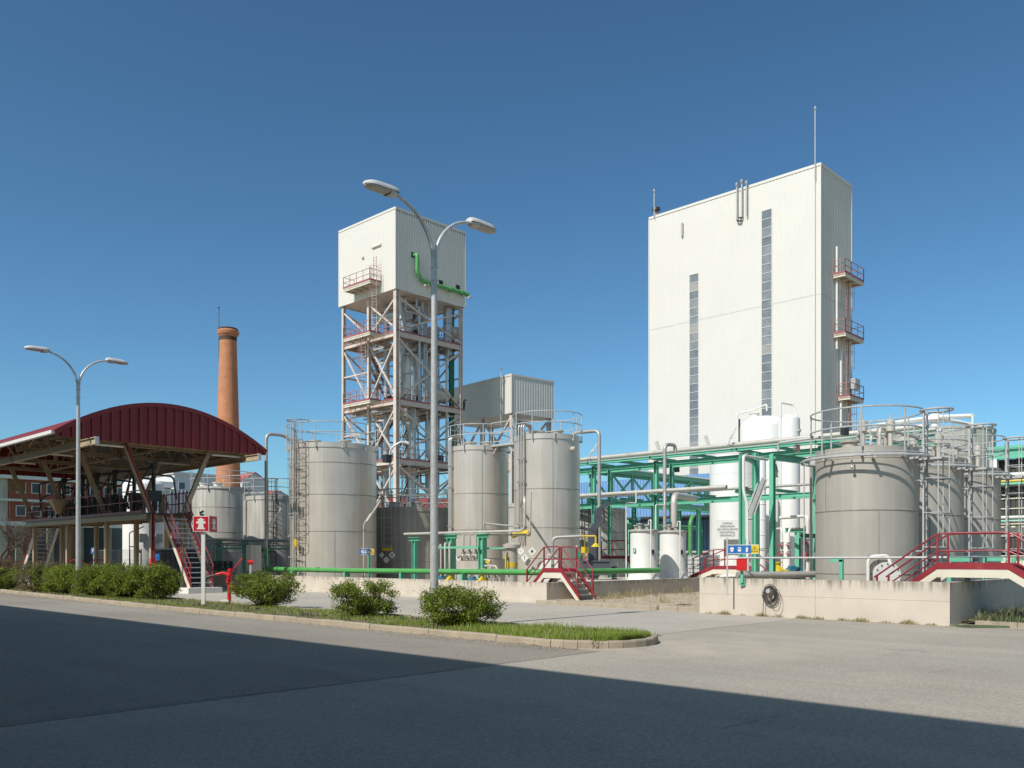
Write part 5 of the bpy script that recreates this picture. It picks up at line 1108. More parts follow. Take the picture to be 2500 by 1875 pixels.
# ------------------------------------------------------------------ big white clad building
A0, A1, C0, C1, Z1 = 69.5, 75.6, 31.5, 48.4, 33.8
SJ = (11.6, 23.1)
bb = thing('white_building', 'very tall white ribbed metal building with two vertical glass strips', 'building', ((A0+A1)/2, (C0+C1)/2, 0))
def strip(px0, px1, py): 
    p, q = pa(px0, A0), pa(px1, A0); return (q[1], p[1], zz(py, dep(p)))
st1, st2 = strip(1684, 1705, 672), strip(1860, 1884, 516)
m = MB(); m.clad((A0, C1), (A0, C0), 0, Z1, (-1, 0), .34, .018).clad((A0, C0), (A1, C0), 0, Z1, (0, -1), .32, .09).clad((A1, C0), (A1, C1), 0, Z1, (1, 0), .4, .05).clad((A1, C1), (A0, C1), 0, Z1, (0, 1), .4, .05)
wl = m.build('cladding', 'white_clad', bb, smooth=False)
MB().box(A0+.06, A1-.06, C0+.06, C1-.06, Z1-.4, Z1-.06).build('roof', 'galvanised', bb, smooth=False)
m = MB()
for p, q in (((A0, C0), (A1, C0)), ((A0, C0), (A0, C1)), ((A1, C0), (A1, C1)), ((A0, C1), (A1, C1))): m.beam((*p, Z1-.06), (*q, Z1-.06), .09, .22)
for p in ((A0, C0), (A1, C0), (A0, C1)): m.beam((*p, 0), (*p, Z1-.2), .09)
m.build('flashing', 'white_clad', bb, smooth=False)
for z in SJ:
    m = MB()
    for k in range(6): q0, q1 = C0+(C1-C0)*k/6+.01, C0+(C1-C0)*(k+1)/6-.01; dz = (.012, -.01, .006, -.006, .01, -.012)[k]; m.box(A0-.006, A0+.002, q0, q1, z+dz, z+dz+.05)
    m.box(A0+.1, A1-.1, C0-.006, C0+.002, z, z+.05); m.build('sheet_joint', 'seam', bb, smooth=False)
for b0, b1, zt in (st1, st2):
    g = MB().box(A0-.03, A0-.004, b0-.06, b0, 2, zt).box(A0-.03, A0-.004, b1, b1+.06, 2, zt).build('strip_frame', 'white_clad', bb, smooth=False); rr = random.Random(int(b0*7)); n_ = round((zt-2)/.78); hz = (zt-2)/n_
    for k in range(n_): e_ = rr.uniform(0, .008); MB().add([(A0-.006-e_, b0, 2+k*hz), (A0-.006, b1, 2+k*hz), (A0-.006-e_*.5, b1, 2+(k+1)*hz), (A0-.006, b0, 2+(k+1)*hz)], [(0,1,2,3)]).build('pane', rr.choice(('glass_clad', 'glass_clad', 'glass_clad', 'glass_mid', 'glass_mid', 'glass_mid', 'glass_pale')), bb, smooth=False)
    z = 2.0
    while z < zt+.01: MB().box(A0-.04, A0-.016, b0-.02, b1+.02, z-.022, z+.022).build('glazing_bar', 'white_clad', g, smooth=False); z += (zt-2)/round((zt-2)/.78)
    m = MB(); rr = random.Random(int(b0*10)); z = 3
    while z < zt-3: 
        if rr.random() < .6: m.beam((A0-.018, b0+.05, z), (A0-.018, b1-.05, z+rr.uniform(.7, 1.3)), .008, .07, (1,0,0))
        z += 2.6
    m.build('inner_brace', 'cream_steel', g, smooth=False)
def rod(px, py0, py1, a, label, top=None):
    x, y = pa(px, a); Y = dep((x, y)); t = thing('lightning_rod', label, 'rod', (x, y, zz(py1, Y)), 0, 'rods on the tall white building')
    MB().tube([(x, y, zz(py1, Y)), (x, y, zz(py0, Y))], .045, 6).build('rod', 'galvanised', t); z = zz(py0, Y); MB().lathe((x, y, z-.25), [(.05, 0), (.14, .1), (.05, .22), (.02, .35)], 8).build('tip', 'galvanised', t)
    for q in (0.3, 1.2): MB().beam((x, y, zz(py1, Y)+q), (x+.4, y, zz(py1, Y)+q), .06).build('clamp', 'galvanised', t)
rod(1990, 262, 438, A0-.15, 'very long thin lightning rod at the front corner of the tall white building')
rod(1597, 464, 532, A0-.15, 'shorter rod with a reddish tip at the left end of the tall white building')
x, y = pa(1602, A0+.6); t = thing('roof_vent', 'dark red topped roof vent at the left end of the tall white building', 'vent', (x, y, 33.6)); MB().lathe((x, y, 33.6), [(.22, 0), (.22, .5), (.16, .55), (.16, .9)], 12).build('stem', 'rust_red', t); MB().lathe((x, y, 34.5), [(.18, 0), (.4, .05), (.38, .3), (.1, .4)], 12).build('cap', 'dark_steel', t)
for i, (px, p0, p1) in enumerate(((1799, 448, 538), (1811, 440, 530), (1822.5, 443, 527))):
    x, y = pa(px, A0-.22); Y = dep((x, y)); t = thing('vent_pipe', ['left vent pipe ending in a loop high on the white facade', 'tallest middle vent pipe high on the white facade', 'right vent pipe with a cross cap high on the white facade'][i], 'pipe', (x, y, zz(p1, Y)), 0, 'vent pipes on the white facade')
    MB().tube([(x, y, zz(p1, Y)), (x, y, zz(p0, Y))], .065, 8).build('pipe', 'pipe_grey', t); z = zz(p0, Y); MB().lathe((x, y, z-.3), [(.08, 0), (.15, .1), (.15, .3), (.08, .36)], 10).build('cap', 'pipe_grey', t)
    for q in (.6, 1.8): MB().beam((x, y, zz(p1, Y)+q), (x+.25, y, zz(p1, Y)+q), .08).build('clamp', 'pipe_grey', t)
x, y = pa(1799, A0-.22); Y = dep((x, y)); tt = [o for o in bpy.data.objects if o.name == 'vent_pipe'][0]; MB().tube([(x, y, zz(537, Y)), (x, y-.1, zz(541, Y)), (x, y-.4, zz(541, Y)), (x, y-.45, zz(535, Y)), (x, y-.2, zz(533, Y))], .07, 6).build('drain_loop', 'dark_steel', tt)
x, y = pa(1665, A0-.12); Y = dep((x, y)); tag(MB().tube([(x, y, zz(577, Y)), (x, y, zz(544, Y))], .1, 8).build('wall_pipe', 'pipe_grey'), 'single short pipe stub near the upper left of the white facade', 'pipe')
x, y = pa(1990, A0-.06); Y = dep((x, y)); tag(MB().tube([(x, y, 3), (x, y, zz(440, Y))], .022, 5).build('earth_cable', 'galvanised'), 'thin earthing cable down the right edge of the white facade', 'cable')
# balconies on its shaded right face
for i, (px0, z) in enumerate(((2032, 25.15), (2033, 20.2), (2044, 15.05))):
    a0 = pb(px0, C0)[0]; a1 = 75.5; b1, b0 = C0-.06, 30.4
    t = thing('balcony', ['highest red railed balcony on the right face of the tall white building', 'middle red railed balcony on the right face of the tall white building', 'lowest red railed balcony with a grey box on the tall white building'][i], 'balcony', (a0, b1, z), 0, 'balconies on the tall white building')
    MB().box(a0, a1, b0, b1, z-.06, z).build('floor', 'cream_steel', t); m = MB()
    for b in (b0+.06, b1-.1): m.ib((a0, b, z-.18), (a1, b, z-.18), .22, .12, .03)
    for k in range(4): a = a0+.08+(a1-a0-.16)*k/3; m.ib((a, b0, z-.18), (a, b1, z-.18), .18, .1, .03)
    m.build('beam', 'cream_paint', t)
    rail_line([(a0, b1), (a0, b0), (a1, b0), (a1, b1)], z, 1.15, .022, 1.1).build('railing', 'rust_red', t)
    MB().beam((a0, b1, z+.08), (a0, b0, z+.08), .03, .16).beam((a0, b0, z+.08), (a1, b0, z+.08), .03, .16).build('kick_plate', 'faded_red', t)
    ladder(t, ((a0+a1)/2-.2, C0-.35), 0, -pi/2, z-5, z, z-2.7, 'rust_red', nv=4, hoop=1.2, cr=.34)
    MB().box(a1-1.2, a1-.3, C0-.07, C0-.05, z, z+2.0).build('door', 'white_clad', t)
    if i == 2: MB().box(a1-1.5, a1-.5, 30.5, 30.9, z+.8, z+1.7).build('box', 'galvanised', t)
for px, z0, z1, lb in ((2043, 19, 27.6, 'white vertical pipe between the two upper balconies'), (2053, 12, 19.2, 'white vertical pipe between the two lower balconies'), (2049, 24, 26.8, 'short white pipe beside the highest balcony')):
    a, b = pb(px, C0-.2); tag(MB().tube([(a, b, z0), (a, b, z1)], .09, 8).build('wall_pipe', 'white_paint'), lb, 'pipe')
# blue clad shed behind the racks
bs = thing('blue_shed', 'blue corrugated shed with a dark open bay behind the green racks', 'shed', (60, 44, 0))
MB().clad((60, 56), (60, 35.6), 4.9, 8.1, (-1, 0), .3, .05).clad((60, 35.6), (66, 35.6), 4.9, 8.1, (0, -1), .3, .05).box(60.1, 66, 35.7, 56, 7.9, 8.05).build('upper_cladding', 'blue_clad', bs, smooth=False)
MB().clad((65.8, 56), (65.8, 35.6), 0, 4.9, (-1, 0), .3, .05).build('rear_cladding', 'blue_clad', bs, smooth=False)
MB().box(60, 65.7, 35.65, 55.9, 4.75, 4.9).build('ceiling', 'dark_steel', bs)
for b in (35.8, 39.5, 44, 49.5, 55.5): MB().ib((60.2, b, 0), (60.2, b, 4.9), .25, .25, .03, up=(1,0,0)).build('column', 'green_steel', bs)
for i in range(4): tag(MB().tube([(61, 36, .6+.45*i), (61, 42, .6+.45*i)], .14, 8).build('stored_pipe', 'pipe_grey'), 'grey pipe of the stack in the dark bay of the blue shed', 'pipe', 'pipes stacked in the blue shed')
# ------------------------------------------------------------------ main pipe rack
RA, RB_ = 42.0, 43.6
rk = thing('pipe_rack', 'long two storey green steel pipe rack crossing in front of the white building', 'pipe rack', (RA, 25, 0))
bcol = [pa(px, RA)[1] for px in (1450, 1602, 1812, 2004, 2258)]
for b in bcol:
    for a in (RA, RB_): MB().ib((a, b, 0), (a, b, 7.1), .22, .2, .03, up=(0,1,0)).build('column', 'green_steel', rk)
    for z in (7.22, 5.05): MB().ib((RA-.75, b, z), (RB_+.4, b, z), .18, .14, .02).build('cross_arm', 'green_steel', rk)
for a in (RA, RB_):
    for z in (6.92, 4.75): MB().ib((a, bcol[0]+4, z), (a, bcol[-1]-.3, z), .19, .14, .02).build('beam', 'green_steel', rk)
MB().ib((RA-.6, bcol[0]+4, 7.22), (RA-.6, bcol[-1]-.3, 7.22), .14, .11, .02).build('beam', 'green_steel', rk)
for i in range(len(bcol)-1):
    bm = (bcol[i]+bcol[i+1])/2
    for z in (7.2, 5.0): MB().ib((RA-.5, bm, z), (RB_+.3, bm, z), .16, .12, .02).build('cross_arm', 'green_steel', rk)
for i, (a, z, r, mt, b0, b1, lb) in enumerate(((RA-.5, 7.5, .13, 'insulated', 37, 13.8, 'thick pale insulated pipe lying on the front edge of the green rack top'), (RA+.5, 7.45, .09, 'pipe_grey', 37, 13.8, 'grey pipe lying in the middle of the green rack top'), (RA+1.3, 7.48, .11, 'insulated', 37, 13.8, 'pale pipe on the rear of the green rack top'), (RA-.45, 5.32, .12, 'insulated', 36.6, 24, 'pale insulated pipe along the lower storey of the green rack'), (RA+.5, 5.28, .07, 'pipe_grey', 37, 13.8, 'grey pipe in the middle of the lower rack storey'))):
    pts = [(a, b0, z), (a, b1, z)]
    if i == 3: pts = [(a, b0, z+1.5), (a, b0, z), (a, b1, z)]
    tag(MB().tube(fillet(pts, .3), r, 10).build('pipe', mt), lb, 'pipe')
# branch rack going back to the left of it
br_ = thing('pipe_rack', 'green lattice branch rack running back from the main rack to the blue shed', 'pipe rack', (50, 33.5, 0))
for b in (33.4, 35.0):
    for z in (7.0, 5.1): MB().ib((43.5, b, z), (59.8, b, z), .26, .18, .028).build('beam', 'green_steel', br_)
    n = 7
    for i in range(n):
        a0, a1 = 43.8+16*i/n, 43.8+16*(i+1)/n; MB().beam((a0, b, 5.2), (a0, b, 6.9), .12).build('post', 'green_steel', br_); MB().beam((a0, b, 5.2 if i % 2 else 6.9), (a1, b, 6.9 if i % 2 else 5.2), .1).build('brace', 'green_steel', br_)
for a in (48.5, 54, 59.3):
    for b in (33.4, 35.0): MB().ib((a, b, 0), (a, b, 5), .24, .24, .03, up=(1,0,0)).build('column', 'green_steel', br_)
m = MB()
for i in range(60): m.box(43.8+.26*i, 43.9+.26*i, 33.3, 35.1, 4.9, 4.97)
m.build('slatted_deck', 'green_steel', br_)
for b, z in ((33.9, 7.2), (34.5, 7.22)): tag(MB().cyl((43.5, b, z), (59.8, b, z), .1, 8).build('pipe', 'insulated'), 'pale pipe lying on the branch rack toward the blue shed', 'pipe', 'pipes on the branch rack')
# lower green canopies / walkways seen below the rack
wk = thing('walkway', 'green slatted walkway on posts below the racks in front of the blue shed', 'walkway', (54, 37, 0))
m = MB()
for i in range(50): m.box(49+.2*i, 49.12+.2*i, 36.2, 38.6, 3.9, 3.95)
m.build('slatted_deck', 'green_steel', wk)
for b in (36.2, 38.6): MB().ib((49, b, 3.75), (59, b, 3.75), .25, .15, .03).build('beam', 'green_steel', wk)
for a in (49.2, 54, 58.8):
    for b in (36.2, 38.6): MB().ib((a, b, 0), (a, b, 3.65), .22, .22, .03, up=(1,0,0)).build('column', 'green_steel', wk)
gx, gy = at(1685, 57); tag(MB().tube(fillet([(gx, gy, 0), (gx, gy, 3.9), (gx+.5, gy+.1, 4.3)], .3), .125, 12).build('pipe', 'green_pipe'), 'thick bright green vertical pipe right of the white twin tanks', 'pipe')
m = MB(); x, y = at(1650, 52); m.box(x-.25, x+.25, y-.1, y+.15, zz(1152, 52), zz(1140, 52)); tag(m.build('floodlight', 'black'), 'black floodlight on the green rack above the white twin tanks', 'floodlight')
x, y = at(2062, 40); m = MB(); m.box(x-.25, x+.25, y-.1, y+.1, zz(1062, 40), zz(1042, 40)); tag(m.build('floodlight', 'black'), 'black floodlight at the foot of the shaded right face of the white building', 'floodlight')
# grey tank under the rack
TG = tank('storage_tank', 'pale grey tank with a ladder under the green rack, right of the middle tanks', (46.2, 36.4), 2.0, 4.75, 'weathered_tank', 0, (1.7, 3.2), [], None)
ladder(TG, (46.2, 36.4), 2.0, U+.35, .4, 5.6, 2.3, 'dark_steel')
t = tank('storage_tank', 'pale tank barely seen in the gap between the two middle steel tanks', (41, 37.6), 1.7, 4.9, 'weathered_tank', 0, (1.7, 3.2), [], None)
# white twin tanks
MB_ = MB().box(29.8, 38.5, 20.7, 26.5, .03, .6); tag(MB_.build('plinth', 'concrete_wall_low', smooth=False), 'concrete plinth under the white twin tanks', 'plinth')
def white_small(c, label):
    t = thing('white_tank', label, 'tank', (*c, .6), 0, 'white twin tanks'); r = .59
    MB().lathe((0, 0, 0), [(r+.16, 0), (r+.14, .04), (r, .42), (r, 2.16)], 40).build('shell', 'white_paint', t, local=True)
    MB().lathe((0, 0, 2.12), [(r+.07, 0), (r+.07, .05), (r-.05, .09), (.001, .12)], 40).build('lid', 'weathered_tank', t, local=True)
    for an, rr, h in ((U, .3, .22), (U-1.3, .35, .16), (U+1.1, .3, .16), (1, .2, .2)): MB().lathe((rr*cos(an), rr*sin(an), 2.2), [(.09, 0), (.09, h), (.14, h), (.14, h+.05), (.02, h+.06)], 12).build('nozzle', 'pipe_grey', t, local=True)
    MB().lathe((-.2, .1, 2.42), [(.03, 0), (.03, .16), (.09, .18), (.09, .3), (.03, .33)], 10).build('level_gauge', 'motor_blue', t, local=True)
    for an in (U, U+1.0, U-1.0, 0): MB().beam((.62*cos(an), .62*sin(an), .0), (.6*cos(an), .6*sin(an), .42), .05, .1).build('foot_rib', 'white_paint', t, local=True)
    p = pol((0, 0), r+.02, U+1.25); MB().box(p[0]-.05, p[0]+.05, p[1]-.06, p[1]+.06, 1.15, 1.33).build('label_plate', 'black', t, local=True)
    q = pol((0, 0), r+.2, U-1.2); vpipe_l(t, [(q[0], q[1], .05), (q[0], q[1], 3.4), (q[0]+.6, q[1]-.1, 3.4), (q[0]+.6, q[1]-.1, 4.0)], .028)
    q = pol((0, 0), r+.2, U+1.0); vpipe_l(t, [(q[0], q[1], .05), (q[0], q[1], 2.6), (q[0]+.4, q[1]+.4, 2.6), (q[0]+.4, q[1]+.4, 2.3)], .028)
    return t
def vpipe_l(par, pts, r): return MB().tube(fillet(pts, .08), r, 6).build('pipe', 'white_paint', par, local=True)
W1, W2 = pb(1572, 22.3), pb(1642.5, 22.3)
w1 = white_small(W1, 'left one of the white twin tanks, with a green sign')
w2 = dup(w1, (*W2, .6), 'right one of the white twin tanks, crossed by the shadow of its neighbour')
x, y = at(1549, 37.86); t = thing('green_sign', 'small green emergency sign on the left white twin tank', 'sign', (x, y, zz(1344, 37.8)), FACE-.77); MB().box(-.07, .07, -.012, 0, -.1, .1).build('plate', 'sign_green', t, local=True); MB().box(-.03, .01, -.016, -.0125, -.07, .06).box(.02, .045, -.016, -.0125, -.02, .06).build('symbol', 'white_paint', t, local=True)
p = at(1573, 37.2)
x, y = W2; t = thing('vent_pipe', 'tall grey pipe beside the right white twin tank, bending over at rack top', 'pipe', (x, y, 2.8)); MB().tube(fillet([(*at(1623, 41.2), .6), (*at(1623, 41.2), zz(1084, 41.2)), (*at(1648, 41.6), zz(1084, 41.2)), (*at(1649, 41.6), zz(1106, 41.6))], .3), .085, 10).build('pipe', 'pipe_grey', t)
tag(MB().tube(fillet([(x+.1, y, 2.75), (x+.1, y, 4.42), (*at(1697, 43.5), 4.5)], .4), .15, 12).build('pipe', 'insulated'), 'thick insulated pipe leaving the lid of the right white twin tank', 'pipe')
# intermediate bulk container
x, y = at(1716, 42.5); t = thing('bulk_container', 'white plastic bulk container in a wire cage right of the white twin tanks', 'container', (x, y, .55), FACE+.5)
MB().box(-.58, .58, -.48, .48, .16, 1.1).lathe((0, 0, 1.1), [(.16, 0), (.16, .06), (.02, .07)], 14).build('bottle', 'plastic_tank', t, local=True)
m = MB()
for i in range(7):
    q = -.6+.2*i
    for yy in (-.5, .5): m.tube([(q, yy, .14), (q, yy, 1.14)], .014, 5)
for i in range(6):
    q = -.5+.2*i
    for xx in (-.6, .6): m.tube([(xx, q, .14), (xx, q, 1.14)], .014, 5)
for i in range(6): m.tube([(-.6, -.5, .14+.2*i), (.6, -.5, .14+.2*i), (.6, .5, .14+.2*i), (-.6, .5, .14+.2*i)], .016, 5, True)
m.build('cage', 'galvanised', t, local=True); m = MB()
for q in (-.5, 0, .5): m.box(q-.07, q+.07, -.5, .5, 0, .13)
m.box(-.6, .6, -.5, .5, .11, .14); m.build('pallet', 'dark_steel', t, local=True); MB().box(-.58, .58, -.46, .46, -.5, -.002).build('stand', 'concrete_floor', t, local=True)
# white silos
S1c = at(1792, 60); r1 = 1.62
S1 = tank('white_silo', 'wide white silo carrying the large lettered board, right of the twin tanks', S1c, r1, 8.6, 'white_tank', 0, (2.2, 3.9, 5.6, 7.2), [], None, .3, (.1, .02))
S2c, S3c = at(1868, 66), at(1926, 62)
S2 = silo('silo', 'tallest white domed silo with peeling top in front of the white building', *S2c, 1.84, 12.15, 'white_tank', 0, .9)
manhole(S2, S2c[0]-.5, S2c[1]+.6, 12.1, .33, .33, 'white_paint'); m = MB(); q = pol(S2c, 2.0, U-1.0); m.tube(fillet([(*q, 7.5), (*q, 12.4), (S2c[0]-.5, S2c[1]+.8, 12.6), (S2c[0]-.7, S2c[1]-.5, 12.9), (S2c[0]-.7, S2c[1]-.5, 12.4)], .15), .065, 6); m.build('pipe', 'white_paint', S2)
q = pol(S2c, 1.93, U-1.05); MB().box(q[0]-.05, q[0]+.05, q[1]-.12, q[1]+.12, 8, 12).build('dark_strip', 'cable', S2)
S3 = silo('silo', 'slim white domed vessel standing right beside the tallest white silo', *S3c, .75, 11.6, 'white_tank', 0, .36)
q = pol(S3c, .81, U-.3); MB().tube(fillet([(*q, 2.0), (*q, 12.4), (S3c[0]+.2, S3c[1]-.2, 12.3), (S3c[0]+.2, S3c[1]-.5, 11.4)], .12), .065, 6).build('pipe', 'white_paint', S3); MB().cyl((*pol(S3c, .66, U+1.4), 10.4), (*pol(S3c, .93, U+1.4), 10.4), .11, 10).build('nozzle', 'pipe_grey', S3)
x, y = at(1857, 57.5); t = silo('silo', 'slim grey white vessel marked T 107 behind the dark green posts', x, y, .34, 8.0, 'white_tank', 0, .15); text('T 107', .26, 'black', t, (x-t.location.x-.3*.72, y-t.location.y-.31, zz(1342, 57.2)))
for z in (2, 3, 4, 5, 6): MB().lathe((x, y, z), [(.34, 0), (.365, .02), (.365, .06), (.34, .08)], 18).build('band', 'white_paint', t)
for o in [k for k in t.children if k.name.startswith('lettering')]: o.rotation_euler = (0, 0, FACE); o.location = (x-t.location.x-.385*sT, y-t.location.y-.385*cT, 0); 
# board with the load instruction
D = 57.7; bx_ = at(1776, D); zc = zz(1293, D); t = thing('sign_board', 'white board lettered CARGA DESCARGA DE DISOLVENTE INDUSTRIAL ORGANICO on the white silo', 'sign', (*bx_, zc), FACE-.3)
k = D/F; MB().box(-28*k, 28*k, -.02, .02, -24*k, 24*k).build('board', 'white_paint', t, local=True, smooth=False)
for i, ln in enumerate(('CARGA/', 'DESCARGA', 'DE DISOLVENTE', 'INDUSTRIAL', 'ORGANICO')): text(ln, 6.4*k*1.05, 'black', t, (0, -.024, (15-7.4*i)*k))
MB().box(28*k, 29.2*k, -.03, .05, -24*k, 24*k).build('edge_strip', 'dark_steel', t, local=True)
# ------------------------------------------------------------------ stiles over the basin walls
def stile(label, a0, a1, b0, b1, zd, rl, rr, zl, zr, rh=.95):
    t = thing('stile', label, 'steps', ((a0+a1)/2, (b0+b1)/2, 0), 0, 'red and cream stiles over the basin walls')
    zs0 = .35
    pts = [(b1+rl, zl), (b1, zd), (b0, zd), (b0-rr, zr)]
    for a in (a0, a1):
        s_ = MB().ribbon(pts, a-.03, a+.03, -.19, 0); s_.box(a-.03, a+.03, b0-rr-.02, b0-rr+.14, max(0, zr-.35), zr-.1); s_ = s_.build('stringer', 'cream_paint', t)
        MB().ribbon(pts, a-.036, a+.036, .012, .17).build('kick_plate', 'red_steel', s_)
        for h, r in ((rh, .023), (rh*.52, .019)):
            P_ = [(a, b1+rl*.92, zl+(zd-zl)*.08+h), (a, b1, zd+h), (a, b0, zd+h), (a, b0-rr*.92, zr+(zd-zr)*.08+h)]
            h_ = MB().tube(fillet(P_, .18), r, 8).build('handrail', 'red_steel', t)
        for b, z in ((b1, zd), (b0, zd), (b0-rr*.88, zr+(zd-zr)*.12), (b1+rl*.88, zl+(zd-zl)*.12)): MB().beam((a, b, z-.1), (a, b, z+rh), .045).build('post', 'red_steel', t)
    MB().box(a0+.03, a1-.03, b0, b1, zd-.04, zd).build('deck', 'galvanised', t)
    for L, z0, bs_, sg in ((rl, zl, b1, 1), (rr, zr, b0, -1)):
        n = max(2, round((zd-z0)/.2))
        for i in range(1, n): f = i/n; b = bs_+sg*L*f; MB().box(a0+.03, a1-.03, b-.12, b+.12, zd-(zd-z0)*f-.035, zd-(zd-z0)*f).build('tread', 'galvanised', t)
    return t
stile('red railed stile over the concrete wall at the far right', 23.2, 24.0, 5.9, 7.5, 1.32, 1.7, 1.9, .1, .09, .9)
stile('red railed stile with cream stringers right of the middle steel tanks', 23.75, 24.6, 20.28, 21.1, 1.06, .95, .85, .12, .12, .93)
stile('red railed stile behind the tall sign pole of the right wall', 35.2, 36.2, 19.6, 21.0, 1.05, 1.2, 1.3, .6, .12, .9)
stile('dark red stile below the rack, behind the yellow shower', 38.3, 39.3, 28.2, 29.8, 1.5, 1.7, 1.9, .1, .1, 1.0)
# loading crane, safety shower, eyewash
x, y = at(1448, 39.5); t = thing('tanker_loader', 'dark grey articulated loading arm right of the taller middle tank', 'loading arm', (x, y, 0), FACE)
MB().box(-.22, .22, -.22, .22, 0, 2.9).build('mast', 'anthracite', t, local=True); MB().box(-.55, .75, -.3, .3, .8, 1.4).box(-.5, .8, -.35, .35, 1.4, 1.46).build('cabinet', 'anthracite', t, local=True)
MB().beam((-.05, -.1, 2.8), (.3, -.1, 3.3), .3).beam((.2, .0, 3.2), (.22, 0, 3.7), .34).beam((.2, 0, 3.7), (.75, 0, 4.05), .2).build('arm', 'anthracite', t, local=True); MB().tube(fillet([(.12, -.25, 1.5), (.12, -.25, 2.9), (.5, -.2, 3.3), (.42, -.2, 3.8)], .2), .05, 8).build('hose', 'cable', t, local=True)
m = MB()
for i in range(11): m.lathe((.95, 0, .1+.1*i), [(.08, 0), (.13, .03), (.13, .06), (.08, .09)], 10)
m.build('hose', 'cable', t, local=True)
x, y = at(1405, 32.8); t = thing('safety_shower', 'yellow emergency shower with eyewash beside the red stile', 'shower', (x, y, 0), FACE)
MB().tube([(.05, 0, .05), (.05, 0, 2.05)], .035, 8).build('post', 'cream_paint', t, local=True); MB().tube(fillet([(-.85, .1, .9), (-.85, .1, 2.35), (.2, .0, 2.4)], .2), .06, 8).build('supply_pipe', 'pipe_grey', t, local=True)
MB().tube(fillet([(.2, 0, 2.4), (.75, -.05, 2.4), (.75, -.05, 2.15)], .06), .035, 8).lathe((.75, -.05, 2.0), [(.18, 0), (.14, .05), (.03, .15)], 14).build('shower_head', 'yellow_paint', t, local=True)
MB().lathe((.22, -.1, .7), [(.03, -.6), (.03, 0), (.05, .02), (.17, .14), (.17, .16), (.02, .17)], 14).tube([(-.1, -.1, .65), (.22, -.1, .6)], .04, 8).build('eyewash_bowl', 'yellow_paint', t, local=True); MB().box(.04, .19, -.06, -.04, 1.6, 1.9).build('sign_plate', 'sign_green', t, local=True)
MB().tube([(.35, 0, 2.38), (.35, 0, 1.5)], .012, 5).build('pull_rod', 'yellow_paint', t, local=True)
x, y = at(1428, 39); m = MB(); m.box(x-.2, x+.12, y-.14, y+.05, 1.8, 2.06); tag(m.build('instrument_box', 'yellow_paint'), 'small yellow instrument box left of the dark loading arm', 'box')
x, y = at(1346, 33.4); t = thing('manway', 'white round manway cover low behind the stile', 'manway', (x, y, .5), FACE-.3); MB().tube([(0, .5, .6), (0, .0, .6), (0, -.02, .6), (0, -.1, .6)], [.4, .4, .47, .47], 24).build('cover', 'white_paint', t, local=True)
MB().tube(fillet([(-.1, -.15, 1.0), (-.1, -.15, 1.25), (.35, -.12, 1.1), (.45, -.1, .6)], .15), .02, 6).build('davit', 'white_paint', t, local=True)
# ------------------------------------------------------------------ right basin: grey tanks
def rtank(c, label, z=4.72):
    t = tank('grey_tank', label, c, 1.41, z, 'grey_tank', 0, (1.15, 2.95), [(U+.62, 1.15, 2.95), (U-.5, 2.95, z)], (1.12, 8, .14, .025), .25, (.3, .012), 'grey tanks of the right basin', n=72)
    MB().ring((*c, z-.26), 1.41+.40, .04, 64, 6).build('spray_ring', 'galvanised', t); MB().ring((*c, z-.16), 1.41+.27, .02, 64, 5).build('spray_ring', 'galvanised', t)
    for i in range(8): p, q = pol(c, 1.4, .5+i*pi/4), pol(c, 1.83, .5+i*pi/4); MB().beam((*p, z-.32), (*q, z-.32), .07, .06).build('ring_bracket', 'galvanised', t)
    p = pol(c, 1.62, U+.15); m = MB(); m.tube([(*p, z-.28), (*p, z-.55)], .025, 6).lathe((*p, z-.62), [(.02, 0), (.05, .04), (.02, .1)], 8); m.build('spray_nozzle', 'galvanised', t)
    l = ladder(t, c, 1.41, -pi/2+.12, 1.0, z+1.05, 1.9, 'galvanised', nv=5, hoop=1.0, cr=.36); 
    e = pol(c, 1.41+.5, -pi/2+.12); MB().ring((*e, z+1.05), .42, .03, 20, 6).build('top_hoop', 'galvanised', l)
    e = pol(c, 1.41+.45, -pi/2+.12); MB().box(e[0]-.35, e[0]+.35, e[1]-.3, e[1]+.3, z-.36, z-.3).build('landing', 'galvanised', t)
    for an, rr in ((U-.3, .7), (1.0, .6)): manhole(t, *pol(c, rr, an), z+.1, .22, .25, 'grey_tank')
    for an, rr in ((U+.2, .5), (U+1.6, .7)):
        m = MB(); x, y = pol(c, rr, an); m.cyl((x, y, z+.1), (x, y, z+.75), .07, 10).lathe((x, y, z+.55), [(.13, 0), (.13, .28), (.05, .34)], 12).tube([(x, y, z+.5), (x+.3, y+.25, z+.5), (x+.3, y+.25, z+.15)], .05, 8).cyl((x, y, z+.8), (x, y, z+1.05), .02, 5); m.build('roof_valve', 'insulated', t)
    p, d = pol(c, 1.40, U+.72), Vector((cos(U+.72), sin(U+.72), 0)); o = Vector((*p, 1.12)); m = MB(); m.tube([o-d*.05, o+d*.18, o+d*.185, o+d*.25], [.3, .3, .37, .37], 26); mw = m.build('manway', 'white_paint', t)
    m = MB(); s_ = Vector((-d.y, d.x, 0))
    for i in range(12): q = o+d*.25+s_*cos(i*pi/6)*.32+Vector((0,0,sin(i*pi/6)*.32)); m.cyl(q, q+d*.03, .018, 6)
    m.build('bolt', 'dark_steel', mw); MB().tube(fillet([o+d*.12-s_*.48+Vector((0,0,-.3)), o+d*.12-s_*.48+Vector((0,0,.52)), o+d*.15+s_*.05+Vector((0,0,.55)), o+d*.22+s_*.1+Vector((0,0,.3))], .2), .045, 8).build('davit', 'white_paint', mw)
    return t
R1 = rtank((26.0, 10.4), 'nearest and biggest looking grey tank of the right basin, with railing shadows on it')
dup(R1, (30.1, 10.4, 0), 'middle grey tank of the right basin, behind the ladder of the nearest one')
